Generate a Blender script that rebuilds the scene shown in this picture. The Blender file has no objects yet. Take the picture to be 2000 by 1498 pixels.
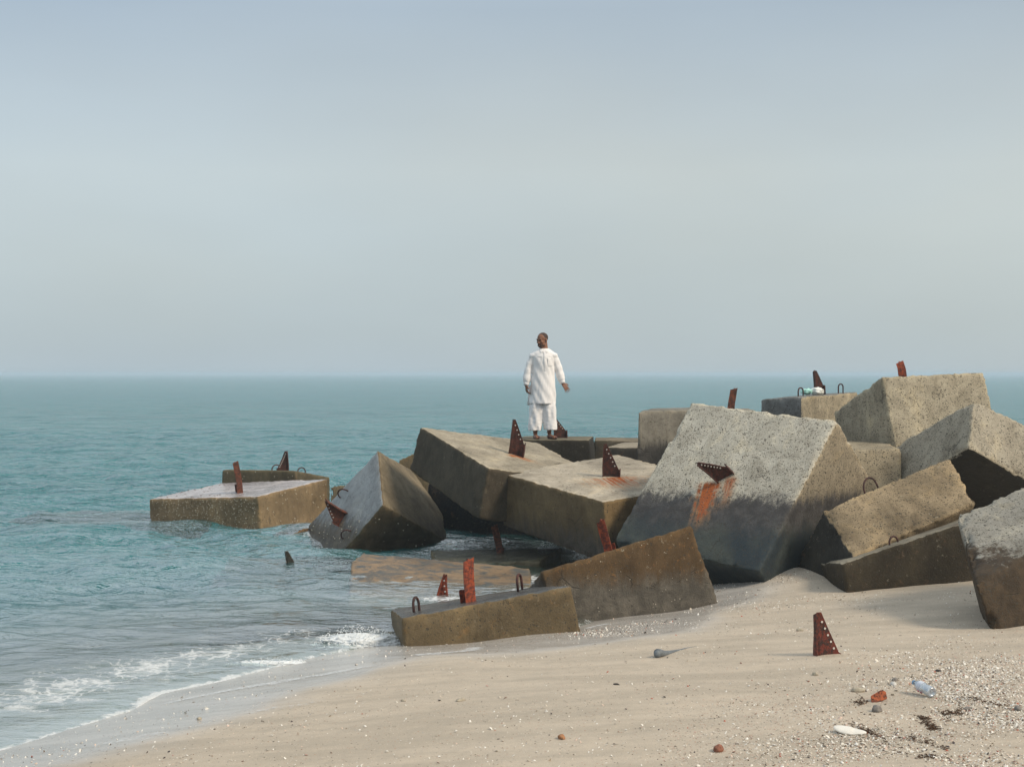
import bpy, bmesh, math, random
import numpy as np
from mathutils import Vector, Matrix, noise
from mathutils.bvhtree import BVHTree

random.seed(7); rng = np.random.RandomState(7)
scene = bpy.context.scene
COL = scene.collection
SEA = 0.0

# ------------------------------------------------------------------ camera, light, exposure
cam_d = bpy.data.cameras.new('camera'); cam = bpy.data.objects.new('camera', cam_d); COL.objects.link(cam)
cam_d.sensor_width = 36; cam_d.lens = 49.45; cam_d.shift_y = -0.0095
cam_d.clip_start = 0.1; cam_d.clip_end = 20000
cam.location = (0, 0, 2.4); cam.rotation_euler = (math.radians(90), 0, 0)
scene.camera = cam
scene.view_settings.view_transform = 'Standard'; scene.view_settings.look = 'None'
scene.view_settings.gamma = 1; scene.view_settings.exposure = 0; scene.view_settings.use_curve_mapping = False
scene.render.engine = 'CYCLES'
try:
    scene.cycles.use_denoising = True; scene.cycles.max_bounces = 6; scene.cycles.volume_bounces = 1
    scene.cycles.transparent_max_bounces = 8; scene.cycles.caustics_reflective = False; scene.cycles.caustics_refractive = False
except Exception: pass

SUN_DIR = Vector((0.66, -0.40, 0.64)).normalized()       # towards the sun
sun_d = bpy.data.lights.new('sun', 'SUN'); sun_d.energy = 2.6; sun_d.angle = math.radians(14); sun_d.color = (1.0, 0.86, 0.68)
sun = bpy.data.objects.new('sun', sun_d); COL.objects.link(sun)
sun.rotation_euler = SUN_DIR.to_track_quat('Z', 'Y').to_euler(); sun.location = (20, -12, 15)

world = bpy.data.worlds.new('World'); scene.world = world; world.use_nodes = True
nt = world.node_tree; N = nt.nodes; L = nt.links; N.clear()
def wn(t, **k):
    n = N.new(t)
    for a, v in k.items(): setattr(n, a, v)
    return n
out = wn('ShaderNodeOutputWorld'); bg = wn('ShaderNodeBackground'); bg.inputs['Strength'].default_value = 0.1
sky = wn('ShaderNodeTexSky', sky_type='NISHITA', sun_disc=False)
sky.sun_elevation = math.asin(SUN_DIR.z); sky.sun_rotation = math.atan2(SUN_DIR.x, SUN_DIR.y)
sky.dust_density = 4; sky.air_density = 1.0; sky.ozone_density = 1.5
tc = wn('ShaderNodeTexCoord'); sep = wn('ShaderNodeSeparateXYZ'); L.new(tc.outputs['Generated'], sep.inputs[0])
# misty air overhead: pale veil over the clear sky, greyer at the horizon, blue-grey higher up, mottled by thin cloud
ramp = wn('ShaderNodeValToRGB')
e = ramp.color_ramp.elements
e[0].position = 0.0; e[0].color = (0.49, 0.59, 0.66, 1)
e[1].position = 1.0; e[1].color = (0.78, 0.87, 0.94, 1)
for p, c in ((0.03, (0.505, 0.605, 0.660)), (0.08, (0.535, 0.630, 0.675)), (0.14, (0.560, 0.650, 0.690)), (0.25, (0.420, 0.525, 0.630)), (0.5, (0.64, 0.73, 0.82))):
    q = e.new(p); q.color = (*c, 1)
L.new(sep.outputs['Z'], ramp.inputs[0])
nz = wn('ShaderNodeTexNoise'); nz.inputs['Scale'].default_value = 3.2; nz.inputs['Detail'].default_value = 4; nz.inputs['Roughness'].default_value = 0.45
mp = wn('ShaderNodeMapping'); mp.inputs['Scale'].default_value = (1, 1, 2.6); L.new(tc.outputs['Generated'], mp.inputs[0]); L.new(mp.outputs[0], nz.inputs['Vector'])
nr = wn('ShaderNodeMapRange'); nr.inputs['From Min'].default_value = 0.35; nr.inputs['From Max'].default_value = 0.68; L.new(nz.outputs[0], nr.inputs['Value'])
warm = wn('ShaderNodeMixRGB', blend_type='MULTIPLY'); warm.inputs['Color2'].default_value = (1.06, 1.0, 0.93, 1)
# the sunward (right) side of the mist is a little warmer
wx = wn('ShaderNodeMapRange'); wx.inputs['From Min'].default_value = -0.45; wx.inputs['From Max'].default_value = 0.55; L.new(sep.outputs['X'], wx.inputs['Value'])
wm = wn('ShaderNodeMath', operation='MULTIPLY_ADD'); wm.inputs[1].default_value = 0.45; L.new(nr.outputs[0], wm.inputs[0]); L.new(wx.outputs[0], wm.inputs[2])
wm.use_clamp = True
L.new(wm.outputs[0], warm.inputs['Fac']); L.new(ramp.outputs[0], warm.inputs['Color1'])
x10 = wn('ShaderNodeVectorMath', operation='SCALE'); x10.inputs['Scale'].default_value = 10.3
nz2 = wn('ShaderNodeTexNoise'); nz2.inputs['Scale'].default_value = 2.1; nz2.inputs['Detail'].default_value = 5; nz2.inputs['Roughness'].default_value = 0.5; L.new(mp.outputs[0], nz2.inputs['Vector'])
cl = wn('ShaderNodeMapRange'); cl.inputs['From Min'].default_value = 0.3; cl.inputs['From Max'].default_value = 0.7; cl.inputs['To Min'].default_value = 0.94; cl.inputs['To Max'].default_value = 1.06; L.new(nz2.outputs[0], cl.inputs['Value'])
vm_ = wn('ShaderNodeVectorMath', operation='SCALE'); L.new(warm.outputs[0], vm_.inputs[0]); L.new(cl.outputs[0], vm_.inputs['Scale']); L.new(vm_.outputs[0], x10.inputs[0])
mx = wn('ShaderNodeMixRGB'); mx.inputs['Fac'].default_value = 0.88; L.new(sky.outputs[0], mx.inputs['Color1']); L.new(x10.outputs[0], mx.inputs['Color2'])
L.new(mx.outputs[0], bg.inputs['Color']); L.new(bg.outputs[0], out.inputs['Surface'])

# ------------------------------------------------------------------ helpers
def link(name, me, mat=None, parent=None, loc=None):
    o = bpy.data.objects.new(name, me); COL.objects.link(o)
    if mat is not None and me is not None: me.materials.clear(); me.materials.append(mat)
    if parent is not None: o.parent = parent
    if loc is not None: o.location = loc
    return o
def tag(o, label=None, cat=None, group=None, kind=None):
    if label: o['label'] = label
    if cat: o['category'] = cat
    if group: o['group'] = group
    if kind: o['kind'] = kind
    return o
def empty(name, loc, label, cat, group=None, rot=(0, 0, 0)):
    o = bpy.data.objects.new(name, None); COL.objects.link(o); o.location = loc; o.rotation_euler = rot
    o.empty_display_size = .1
    return tag(o, label, cat, group)
def bm_mesh(bm, name='mesh', smooth=True):
    me = bpy.data.meshes.new(name); bm.normal_update(); bm.to_mesh(me); bm.free()
    if smooth: me.polygons.foreach_set('use_smooth', [True] * len(me.polygons))
    return me
def raw_mesh(v, f, name='mesh', smooth=True):
    me = bpy.data.meshes.new(name); v = np.asarray(v, np.float32); f = np.asarray(f, np.int32)
    me.vertices.add(len(v)); me.vertices.foreach_set('co', v.ravel())
    k = f.shape[1]; me.loops.add(f.size); me.polygons.add(len(f))
    me.loops.foreach_set('vertex_index', f.ravel())
    me.polygons.foreach_set('loop_start', np.arange(0, f.size, k, dtype=np.int32))
    try: me.polygons.foreach_set('loop_total', np.full(len(f), k, dtype=np.int32))
    except Exception: pass
    me.update(calc_edges=True); me.validate()
    me.polygons.foreach_set('use_smooth', np.full(len(me.polygons), smooth))
    return me
def evaluated(me, mods):
    o = bpy.data.objects.new('work', me); COL.objects.link(o)
    for t, kw in mods:
        m = o.modifiers.new('m', t)
        for a, v in kw.items(): setattr(m, a, v)
    dg = bpy.context.evaluated_depsgraph_get(); dg.update()
    r = bpy.data.meshes.new_from_object(o.evaluated_get(dg), depsgraph=dg)
    bpy.data.objects.remove(o); return r
def box_bm(bm, c, s, M=None):
    r = bmesh.ops.create_cube(bm, size=1)
    for v in r['verts']:
        v.co = Vector((v.co.x * s[0], v.co.y * s[1], v.co.z * s[2])) + Vector(c)
        if M is not None: v.co = M @ v.co
    return r['verts']
def tube_bm(bm, pts, rad, n=8, cap=True):
    pts = [Vector(p) for p in pts]; rings = []
    rad = rad if isinstance(rad, (list, tuple)) else [rad] * len(pts)
    up = Vector((0, 0, 1))
    t0 = (pts[1] - pts[0]).normalized()
    if abs(t0.dot(up)) > .9: up = Vector((1, 0, 0))
    u = t0.cross(up).normalized()
    for i, p in enumerate(pts):
        t = (pts[min(i + 1, len(pts) - 1)] - pts[max(i - 1, 0)]).normalized()
        u = (u - t * u.dot(t)).normalized(); w = t.cross(u)
        rings.append([bm.verts.new(p + (u * math.cos(a) + w * math.sin(a)) * rad[i]) for a in [2 * math.pi * k / n for k in range(n)]])
    for a, b in zip(rings, rings[1:]):
        for k in range(n): bm.faces.new((a[k], a[(k + 1) % n], b[(k + 1) % n], b[k]))
    if cap: bm.faces.new(rings[0][::-1]); bm.faces.new(rings[-1])
def ellipsoid(bm, c, r, M=None, seg=20):
    q = bmesh.ops.create_uvsphere(bm, u_segments=seg, v_segments=seg // 2 + 2, radius=1)
    for v in q['verts']:
        p = Vector((v.co.x * r[0], v.co.y * r[1], v.co.z * r[2]))
        if M is not None: p = M @ p
        v.co = p + Vector(c)
def capsule(bm, p0, p1, r0, r1, n=14):
    p0 = Vector(p0); p1 = Vector(p1)
    tube_bm(bm, [p0, p1], [r0, r1], n); ellipsoid(bm, p0, (r0,) * 3, seg=n); ellipsoid(bm, p1, (r1,) * 3, seg=n)

# ------------------------------------------------------------------ material building
class G:
    def __init__(s, name):
        s.m = bpy.data.materials.new(name); s.m.use_nodes = True; s.t = s.m.node_tree; s.t.nodes.clear()
        s.o = s.t.nodes.new('ShaderNodeOutputMaterial')
    def n(s, t, ins=None, **k):
        q = s.t.nodes.new(t)
        for a, v in k.items(): setattr(q, a, v)
        for a, v in (ins or {}).items(): s.set(q.inputs[a], v)
        return q
    def set(s, sock, v):
        if isinstance(v, bpy.types.NodeSocket): s.t.links.new(v, sock)
        elif isinstance(v, (tuple, list)) and len(v) == 3 and sock.type == 'RGBA': sock.default_value = (*v, 1)
        else: sock.default_value = v
    def math(s, op, a, b=0, c=0, clamp=False):
        q = s.n('ShaderNodeMath', operation=op, use_clamp=clamp); s.set(q.inputs[0], a); s.set(q.inputs[1], b); s.set(q.inputs[2], c); return q.outputs[0]
    def noise(s, vec, scale, det=3, rough=.55, dist=0):
        return s.n('ShaderNodeTexNoise', {'Vector': vec, 'Scale': scale, 'Detail': det, 'Roughness': rough, 'Distortion': dist}).outputs[0]
    def rng(s, v, a, b, c=0., d=1., smooth=True):
        q = s.n('ShaderNodeMapRange', {'Value': v, 'From Min': a, 'From Max': b, 'To Min': c, 'To Max': d})
        if smooth: q.interpolation_type = 'SMOOTHSTEP'
        return q.outputs[0]
    def mix(s, f, a, b, mode='MIX'):
        q = s.n('ShaderNodeMixRGB', blend_type=mode); s.set(q.inputs[0], f); s.set(q.inputs[1], a); s.set(q.inputs[2], b); return q.outputs[0]
    def vscale(s, vec, sc): return s.n('ShaderNodeMapping', {'Vector': vec, 'Scale': sc}).outputs[0]
    def bump(s, h, strength, dist, nrm=None):
        q = s.n('ShaderNodeBump', {'Height': h, 'Strength': strength, 'Distance': dist})
        if nrm is not None: s.set(q.inputs['Normal'], nrm)
        return q.outputs[0]
    def pbr(s, col, rough, nrm=None, **k):
        q = s.n('ShaderNodeBsdfPrincipled'); s.set(q.inputs['Base Color'], col); s.set(q.inputs['Roughness'], rough)
        if nrm is not None: s.set(q.inputs['Normal'], nrm)
        for a, v in k.items(): s.set(q.inputs[a], v)
        s.t.links.new(q.outputs[0], s.o.inputs['Surface']); return q

def concrete(name, col, dark=(.035, .034, .034), zline=None, zsoft=.12, zamp=.35, pits=.5, warm=.3, faces=(), stains=(), rough=.85, blotch=.35, warmcol=(.20, .095, .035), tint=None, patches=None):
    g = G(name); P = g.n('ShaderNodeTexCoord').outputs['Object']; Nn = g.n('ShaderNodeTexCoord').outputs['Normal']
    big = g.noise(P, 1.6, 5, .6, .3); mid = g.noise(P, 7, 5, .65, .4); fine = g.noise(P, 60, 3, .7)
    c = g.mix(g.rng(big, .3, .7), g.mix(0, col, col), tuple(x * (1 - blotch) for x in col))
    R = rough
    R = g.math('ADD', rough, 0.0)
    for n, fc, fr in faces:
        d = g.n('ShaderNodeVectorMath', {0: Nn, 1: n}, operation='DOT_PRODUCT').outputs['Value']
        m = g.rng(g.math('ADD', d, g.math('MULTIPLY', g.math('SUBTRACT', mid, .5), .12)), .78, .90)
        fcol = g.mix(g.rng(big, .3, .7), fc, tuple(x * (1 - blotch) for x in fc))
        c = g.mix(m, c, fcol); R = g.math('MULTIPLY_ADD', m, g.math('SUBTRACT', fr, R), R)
    # mottling
    c = g.mix(g.math('MULTIPLY', g.rng(mid, .40, .66), .38), c, g.mix(1, c, (.55, .53, .50), 'MULTIPLY'))
    c = g.mix(g.math('MULTIPLY', g.rng(g.noise(P, 11, 6, .7, .6), .56, .74), warm), c, warmcol)
    c = g.mix(g.math('MULTIPLY', g.rng(g.noise(P, 16, 5, .75, .2), .60, .72), .22 + warm * .3), c, (.46, .42, .33))
    c = g.mix(g.rng(fine, .3, .75, 0, .35), c, g.mix(1, c, (.6, .6, .6), 'MULTIPLY'))
    if patches is not None: c = g.mix(g.rng(g.noise(g.vscale(P, (1, 1.6, 1.6)), 2.6, 7, .74, 1.2), .42, .60), c, patches)
    wea = g.noise(g.vscale(P, (2.6, 2.6, 1.7)), 1.0, 7, .72, .5)
    c = g.mix(g.rng(wea, .50, .66, 0, .42), c, g.mix(1, c, (.58, .56, .53), 'MULTIPLY')); c = g.mix(g.rng(wea, .47, .34, 0, .55), c, g.mix(1, c, (1.42, 1.36, 1.22), 'MULTIPLY'))
    # tide line: dark growth below, ragged and streaky upper edge
    if zline is not None:
        z = g.n('ShaderNodeSeparateXYZ', {0: P}).outputs['Z']
        st = g.noise(g.vscale(P, (7, 7, 1.3)), 1.6, 5, .7, .3)
        lv = g.math('ADD', z, g.math('MULTIPLY', g.math('SUBTRACT', st, .5), zamp))
        lv = g.math('ADD', lv, g.math('MULTIPLY', g.math('SUBTRACT', fine, .5), .10))
        m = g.rng(lv, zline + zsoft, zline - zsoft * .4)
        dk = g.mix(g.rng(mid, .35, .7), dark, tuple(x * 1.9 for x in dark))
        if tint is not None: dk = g.mix(g.rng(lv, zline - .12, zline - .42), dk, g.mix(g.rng(big, .35, .65), tint[0], tint[1]))
        c = g.mix(m, c, dk); R = g.math('MULTIPLY_ADD', m, -.22, R)
    # rust runs
    for p0, d, ln, wd, amt in stains:
        rel = g.n('ShaderNodeVectorMath', {0: P, 1: p0}, operation='SUBTRACT').outputs[0]
        d = Vector(d).normalized()
        t = g.n('ShaderNodeVectorMath', {0: rel, 1: tuple(d)}, operation='DOT_PRODUCT').outputs['Value']
        sid = g.n('ShaderNodeVectorMath', {0: rel, 1: g.n('ShaderNodeVectorMath', {0: tuple(d)}, operation='SCALE').outputs[0]}, operation='SUBTRACT')
        sc = g.t.nodes[-2] if False else None
        ds = g.n('ShaderNodeVectorMath', {0: tuple(d)}, operation='SCALE'); g.t.links.new(t, ds.inputs['Scale'])
        side = g.n('ShaderNodeVectorMath', {0: rel, 1: ds.outputs[0]}, operation='SUBTRACT').outputs[0]
        w = g.n('ShaderNodeVectorMath', {0: side}, operation='LENGTH').outputs['Value']
        w = g.math('ADD', w, g.math('MULTIPLY', g.math('SUBTRACT', g.noise(g.vscale(P, (1, 1, .5)), 16, 4, .65), .5), wd * 1.5)); w = g.math('ADD', w, g.math('MULTIPLY', g.math('ABSOLUTE', t), wd / ln * .25))
        mw = g.rng(w, wd * 1.1, wd * .05); mt = g.math('MULTIPLY', g.rng(g.math('ADD', t, g.math('MULTIPLY', g.math('SUBTRACT', g.noise(side, 20, 2), .5), ln * .6)), ln, ln * .25), g.rng(t, -.07, .03))
        stx = g.rng(g.noise(side, 30, 4, .7), .36, .60, .12, 1)
        m = g.math('MULTIPLY', g.math('MULTIPLY', mw, mt), g.math('MULTIPLY', stx, amt), clamp=True)
        c = g.mix(m, c, g.mix(g.rng(g.math('ADD', g.math('MULTIPLY', m, .5), g.math('MULTIPLY', g.noise(P, 18, 3), .5)), .35, .68), (.48, .27, .12), (.40, .105, .025)))
    # cast pits, aggregate and grain: irregular, of several sizes, crowding in places
    Pw = g.n('ShaderNodeVectorMath', {0: P, 1: g.n('ShaderNodeVectorMath', {0: g.n('ShaderNodeTexNoise', {'Vector': P, 'Scale': 38, 'Detail': 2}).outputs['Color'], 1: (.030, .030, .030)}, operation='MULTIPLY').outputs[0]}, operation='ADD').outputs[0]
    crowd = g.rng(g.noise(P, 3.5, 4, .6), .3, .65, .45, 1.0)
    def pitset(scale, share, lo, hi, jt):
        vo = g.n('ShaderNodeTexVoronoi', {'Vector': g.n('ShaderNodeMapping', {'Vector': Pw, 'Location': (jt, jt * .7, -jt)}).outputs[0], 'Scale': scale}); vs = g.n('ShaderNodeSeparateColor', {0: vo.outputs['Color']})
        sh = g.math('SUBTRACT', 1, g.math('MULTIPLY', crowd, share))
        return g.math('MULTIPLY', g.math('GREATER_THAN', vs.outputs[0], sh), g.math('LESS_THAN', vo.outputs['Distance'], g.rng(vs.outputs[1], 0, 1, lo, hi, False)))
    pit = g.math('MAXIMUM', pitset(48, pits * 1.1, .18, .46, 0), pitset(24, pits * .6, .08, .30, 3.7))
    pit = g.math('MAXIMUM', pit, pitset(115, pits * .8, .2, .5, 7.1))
    c = g.mix(g.math('MULTIPLY', pit, .80), c, (.050, .045, .035))
    gr = g.noise(P, 150, 2, .8)
    c = g.mix(g.rng(gr, .54, .68, 0, .38 + pits * .5), c, g.mix(1, c, (.45, .44, .42), 'MULTIPLY'))
    c = g.mix(g.rng(gr, .46, .32, 0, .40), c, g.mix(1, c, (1.35, 1.33, 1.28), 'MULTIPLY'))
    eA = g.n('ShaderNodeAttribute', attribute_name='edge').outputs['Fac']
    em = g.math('MULTIPLY', g.rng(g.math('ADD', eA, g.math('MULTIPLY', g.math('SUBTRACT', g.noise(P, 20, 4, .7), .5), 1.1)), .35, .95), .55)
    c = g.mix(em, c, g.mix(1, c, (1.32, 1.29, 1.22), 'MULTIPLY'))
    ck = g.n('ShaderNodeTexVoronoi', {'Vector': g.n('ShaderNodeVectorMath', {0: P, 1: g.n('ShaderNodeVectorMath', {0: g.n('ShaderNodeTexNoise', {'Vector': P, 'Scale': 3.5, 'Detail': 5}).outputs['Color'], 1: (.5, .5, .5)}, operation='MULTIPLY').outputs[0]}, operation='ADD').outputs[0], 'Scale': .85}, feature='DISTANCE_TO_EDGE').outputs['Distance']
    ckm = g.math('MULTIPLY', g.rng(ck, .009, .002), g.rng(g.noise(P, 2.3, 3), .56, .66))
    c = g.mix(g.math('MULTIPLY', ckm, .5), c, (.03, .026, .02))
    # rain streaks running down the steep faces
    stv = g.noise(g.vscale(P, (16, 16, .9)), 1.0, 4, .65, .2)
    c = g.mix(g.rng(stv, .52, .70, 0, .35), c, g.mix(1, c, (.62, .60, .56), 'MULTIPLY'))
    h = g.math('ADD', g.math('MULTIPLY', fine, .6), g.math('MULTIPLY', mid, 1.0))
    h = g.math('ADD', h, g.math('MULTIPLY', gr, .3))
    h = g.math('SUBTRACT', h, g.math('MULTIPLY', g.math('ADD', pit, ckm), .7))
    nb = g.bump(h, .6, .02)
    g.pbr(c, R, nb, **{'Specular IOR Level': .25}); return g.m

def rust(name='rusty_steel', a=(.165, .045, .020), b=(.060, .024, .015), rough=.8):
    g = G(name); P = g.n('ShaderNodeTexCoord').outputs['Object']
    n1 = g.noise(P, 26, 5, .7, .4); n2 = g.noise(P, 90, 3, .6)
    c = g.mix(g.rng(n1, .40, .60), a, b); c = g.mix(g.math('MULTIPLY', g.rng(g.noise(P, 11, 5, .7), .5, .62), .6), c, tuple(x * .35 for x in b)); c = g.mix(g.math('MULTIPLY', g.rng(n2, .55, .72), .55), c, (.30, .085, .03))
    g.pbr(c, rough, g.bump(g.math('ADD', n1, g.math('MULTIPLY', n2, .5)), .6, .01)); return g.m
def plain(name, col, rough=.6, var=.25, scale=20, **k):
    g = G(name); P = g.n('ShaderNodeTexCoord').outputs['Object']; n1 = g.noise(P, scale, 4, .6)
    c = g.mix(g.rng(n1, .3, .7), col, tuple(x * (1 - var) for x in col))
    g.pbr(c, rough, g.bump(n1, .25, .01), **k); return g.m

# ------------------------------------------------------------------ the lie of the beach
SHORE = np.array([(-9.0, 1.5), (-4.6, 6.6), (-3.27, 8.97), (-2.75, 10.0), (-2.62, 10.55), (-2.20, 11.1), (-1.66, 11.95), (-1.15, 12.45), (-.4, 12.55), (.55, 13.1), (1.2, 14.6), (2.1, 16.9), (3.0, 19.5), (9, 24), (60, 45)])
def shore_dist(x, y):
    """signed distance to the waterline, positive on the land side; also the arc parameter"""
    x = np.asarray(x, float); y = np.asarray(y, float)
    best = np.full(x.shape, 1e9); sgn = np.ones(x.shape); par = np.zeros(x.shape); acc = 0.
    for (ax, ay), (bx, by) in zip(SHORE[:-1], SHORE[1:]):
        dx, dy = bx - ax, by - ay; l2 = dx * dx + dy * dy; l = math.sqrt(l2)
        t = np.clip(((x - ax) * dx + (y - ay) * dy) / l2, 0, 1)
        d = np.hypot(x - ax - t * dx, y - ay - t * dy); cr = dx * (y - ay) - dy * (x - ax)
        m = d < best - 1e-9
        best = np.where(m, d, best); sgn = np.where(m, np.where(cr < 0, 1, -1), sgn); par = np.where(m, acc + t * l, par); acc += l
    return best * sgn, par
def vnoise(x, y, s, seed=0, octv=3):
    """smooth value noise, vectorised"""
    x = np.asarray(x, float) * s; y = np.asarray(y, float) * s; r = 0; a = 1; tot = 0
    for o in range(octv):
        xi = np.floor(x).astype(np.int64); yi = np.floor(y).astype(np.int64); fx = x - xi; fy = y - yi
        fx = fx * fx * (3 - 2 * fx); fy = fy * fy * (3 - 2 * fy)
        def hsh(i, j):
            h = (i * 374761393 + j * 668265263 + (seed + o * 17) * 974634777) & 0x7fffffff
            h = ((h ^ (h >> 13)) * 1274126177) & 0x7fffffff
            return ((h ^ (h >> 16)) & 0xffff) / 65535.
        v = (hsh(xi, yi) * (1 - fx) + hsh(xi + 1, yi) * fx) * (1 - fy) + (hsh(xi, yi + 1) * (1 - fx) + hsh(xi + 1, yi + 1) * fx) * fy
        r = r + a * v; tot += a; a *= .5; x = x * 2.03; y = y * 2.03
    return r / tot
def ground_z(x, y):
    d, p = shore_dist(x, y)
    land = .40 * (1 - np.exp(-np.maximum(d, 0) / 3.1)) + .012 * np.maximum(d, 0)
    sea = np.where(d > -1.2, .10 * d, -.12 + .19 * (d + 1.2)); sea = np.maximum(sea, -3.2)
    z = np.where(d > 0, land, sea)
    k = np.clip(d / .8, .15, 1)
    z = z + k * (.045 * (vnoise(x, y, .8, 1, 3) - .5) + .012 * (vnoise(x * 1.0, y * 2.2, 3.0, 5, 3) - .5))
    for mx_, my_, s_, h_ in ((2.95, 15.1, .38, .11), (3.45, 14.9, .5, .05), (.1, 12.75, .45, .05), (2.2, 10.4, .35, .03)):
        z = z + h_ * np.exp(-((x - mx_) ** 2 + (y - my_) ** 2) / (2 * s_ * s_))
    # scour hollows round the bracket and the front blocks
    for mx_, my_, s_, h_ in ((2.0, 10.35, .18, .02), (1.7, 14.0, .3, .03)):
        z = z - h_ * np.exp(-((x - mx_) ** 2 + (y - my_) ** 2) / (2 * s_ * s_))
    return z
def gz(x, y): return float(ground_z(np.array([x]), np.array([y]))[0])

def fan(r, th):
    R, T = np.meshgrid(r, th, indexing='ij'); X = R * np.sin(T); Y = R * np.cos(T)
    n, m = R.shape; i = np.arange(n * m).reshape(n, m)
    F = np.stack([i[:-1, :-1], i[:-1, 1:], i[1:, 1:], i[1:, :-1]], -1).reshape(-1, 4)
    return R, X, Y, F
def grad(lo, hi, n): return lo * (hi / lo) ** (np.arange(n) / (n - 1))

# sand (one sheet that runs on under the sea as its bed)
rr = np.concatenate([np.linspace(.4, 5.5, 40)[:-1], grad(5.5, 22, 520)[:-1], grad(22, 4000, 60)])
tt = np.concatenate([np.linspace(-math.pi, -.42, 50)[:-1], np.linspace(-.42, .46, 560)[:-1], np.linspace(.46, math.pi, 50)])
R_, X_, Y_, F_ = fan(rr, tt); Z_ = ground_z(X_, Y_)
sand_me = raw_mesh(np.stack([X_.ravel(), Y_.ravel(), Z_.ravel()], 1), F_[:, ::-1], 'sand')
d_, p_ = shore_dist(X_, Y_)
edge = 1.10 + 1.1 * (vnoise(X_, Y_, .7, 11, 3) - .45) + .15 * (vnoise(X_, Y_, 5, 12, 2) - .5)
wet = 1 / (1 + np.exp((d_ - edge) / .12)); wet = np.where(d_ < 0, 1, wet)
grit = np.exp(-((d_ - .55) / .32) ** 2) * (p_ > 14) + np.exp(-(((d_ - 4.6) + 1.5 * (vnoise(X_, Y_, .5, 3, 2) - .5)) / .9) ** 2) * (X_ > .8)
for nm, arr in (('wet', wet), ('grit', np.clip(grit, 0, 1))):
    a = sand_me.attributes.new(nm, 'FLOAT', 'POINT'); a.data.foreach_set('value', arr.ravel().astype(np.float32))
g = G('beach_sand'); P = g.n('ShaderNodeTexCoord').outputs['Object']
wetA = g.n('ShaderNodeAttribute', attribute_name='wet').outputs['Fac']; grA = g.n('ShaderNodeAttribute', attribute_name='grit').outputs['Fac']
rot = g.n('ShaderNodeMapping', {'Vector': P, 'Rotation': (0, 0, math.radians(-28)), 'Scale': (.7, 2.6, 1)}).outputs[0]
s1 = g.noise(rot, 1.3, 5, .6, .3); s2 = g.noise(P, 9, 4, .6); s3 = g.noise(P, 240, 2, .7); s4 = g.noise(P, 70, 3, .7)
c = g.mix(g.rng(s1, .34, .66), (.585, .50, .395), (.47, .405, .32))
c = g.mix(g.math('MULTIPLY', g.rng(s2, .4, .7), .25), c, (.44, .38, .30))
c = g.mix(g.rng(s3, .35, .75, 0, .35), c, g.mix(1, c, (.62, .60, .58), 'MULTIPLY'))
vo = g.n('ShaderNodeTexVoronoi', {'Vector': P, 'Scale': 75}); vs = g.n('ShaderNodeSeparateColor', {0: vo.outputs['Color']})
thr = g.math('SUBTRACT', .93, g.math('MULTIPLY', grA, .38))
sp = g.math('MULTIPLY', g.math('GREATER_THAN', vs.outputs[0], thr), g.math('LESS_THAN', vo.outputs['Distance'], .38))
c = g.mix(g.math('MULTIPLY', sp, .8), c, g.mix(g.rng(vs.outputs[1], .25, .35), (.07, .05, .04), g.mix(g.rng(vs.outputs[2], .6, .7), (.62, .56, .47), (.42, .22, .15))))
cw = g.mix(1, c, (.93, 1.03, 1.20), 'MULTIPLY')  # wet sand tinted bluer: sheen of the sky put into the colour
c = g.mix(wetA, c, cw); c = g.mix(g.math('MULTIPLY', g.rng(s3, .5, .75), .25), c, g.mix(1, c, (.55, .53, .5), 'MULTIPLY'))
rgh = g.rng(wetA, .2, .95, .9, .20)
hb = g.math('ADD', g.math('MULTIPLY', s3, .35), g.math('ADD', g.math('MULTIPLY', s4, .4), g.math('MULTIPLY', s2, 1.2)))
hb = g.math('ADD', hb, g.math('MULTIPLY', sp, .4))
g.pbr(c, rgh, g.bump(hb, g.rng(wetA, 0, 1, .55, .10), .02), **{'Specular IOR Level': g.rng(wetA, .3, 1, .25, .75)})
sand = link('sand', sand_me, g.m); tag(sand, 'pale beach sand strewn with shell grit, tinted with sky sheen where wet', kind='structure')

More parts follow.
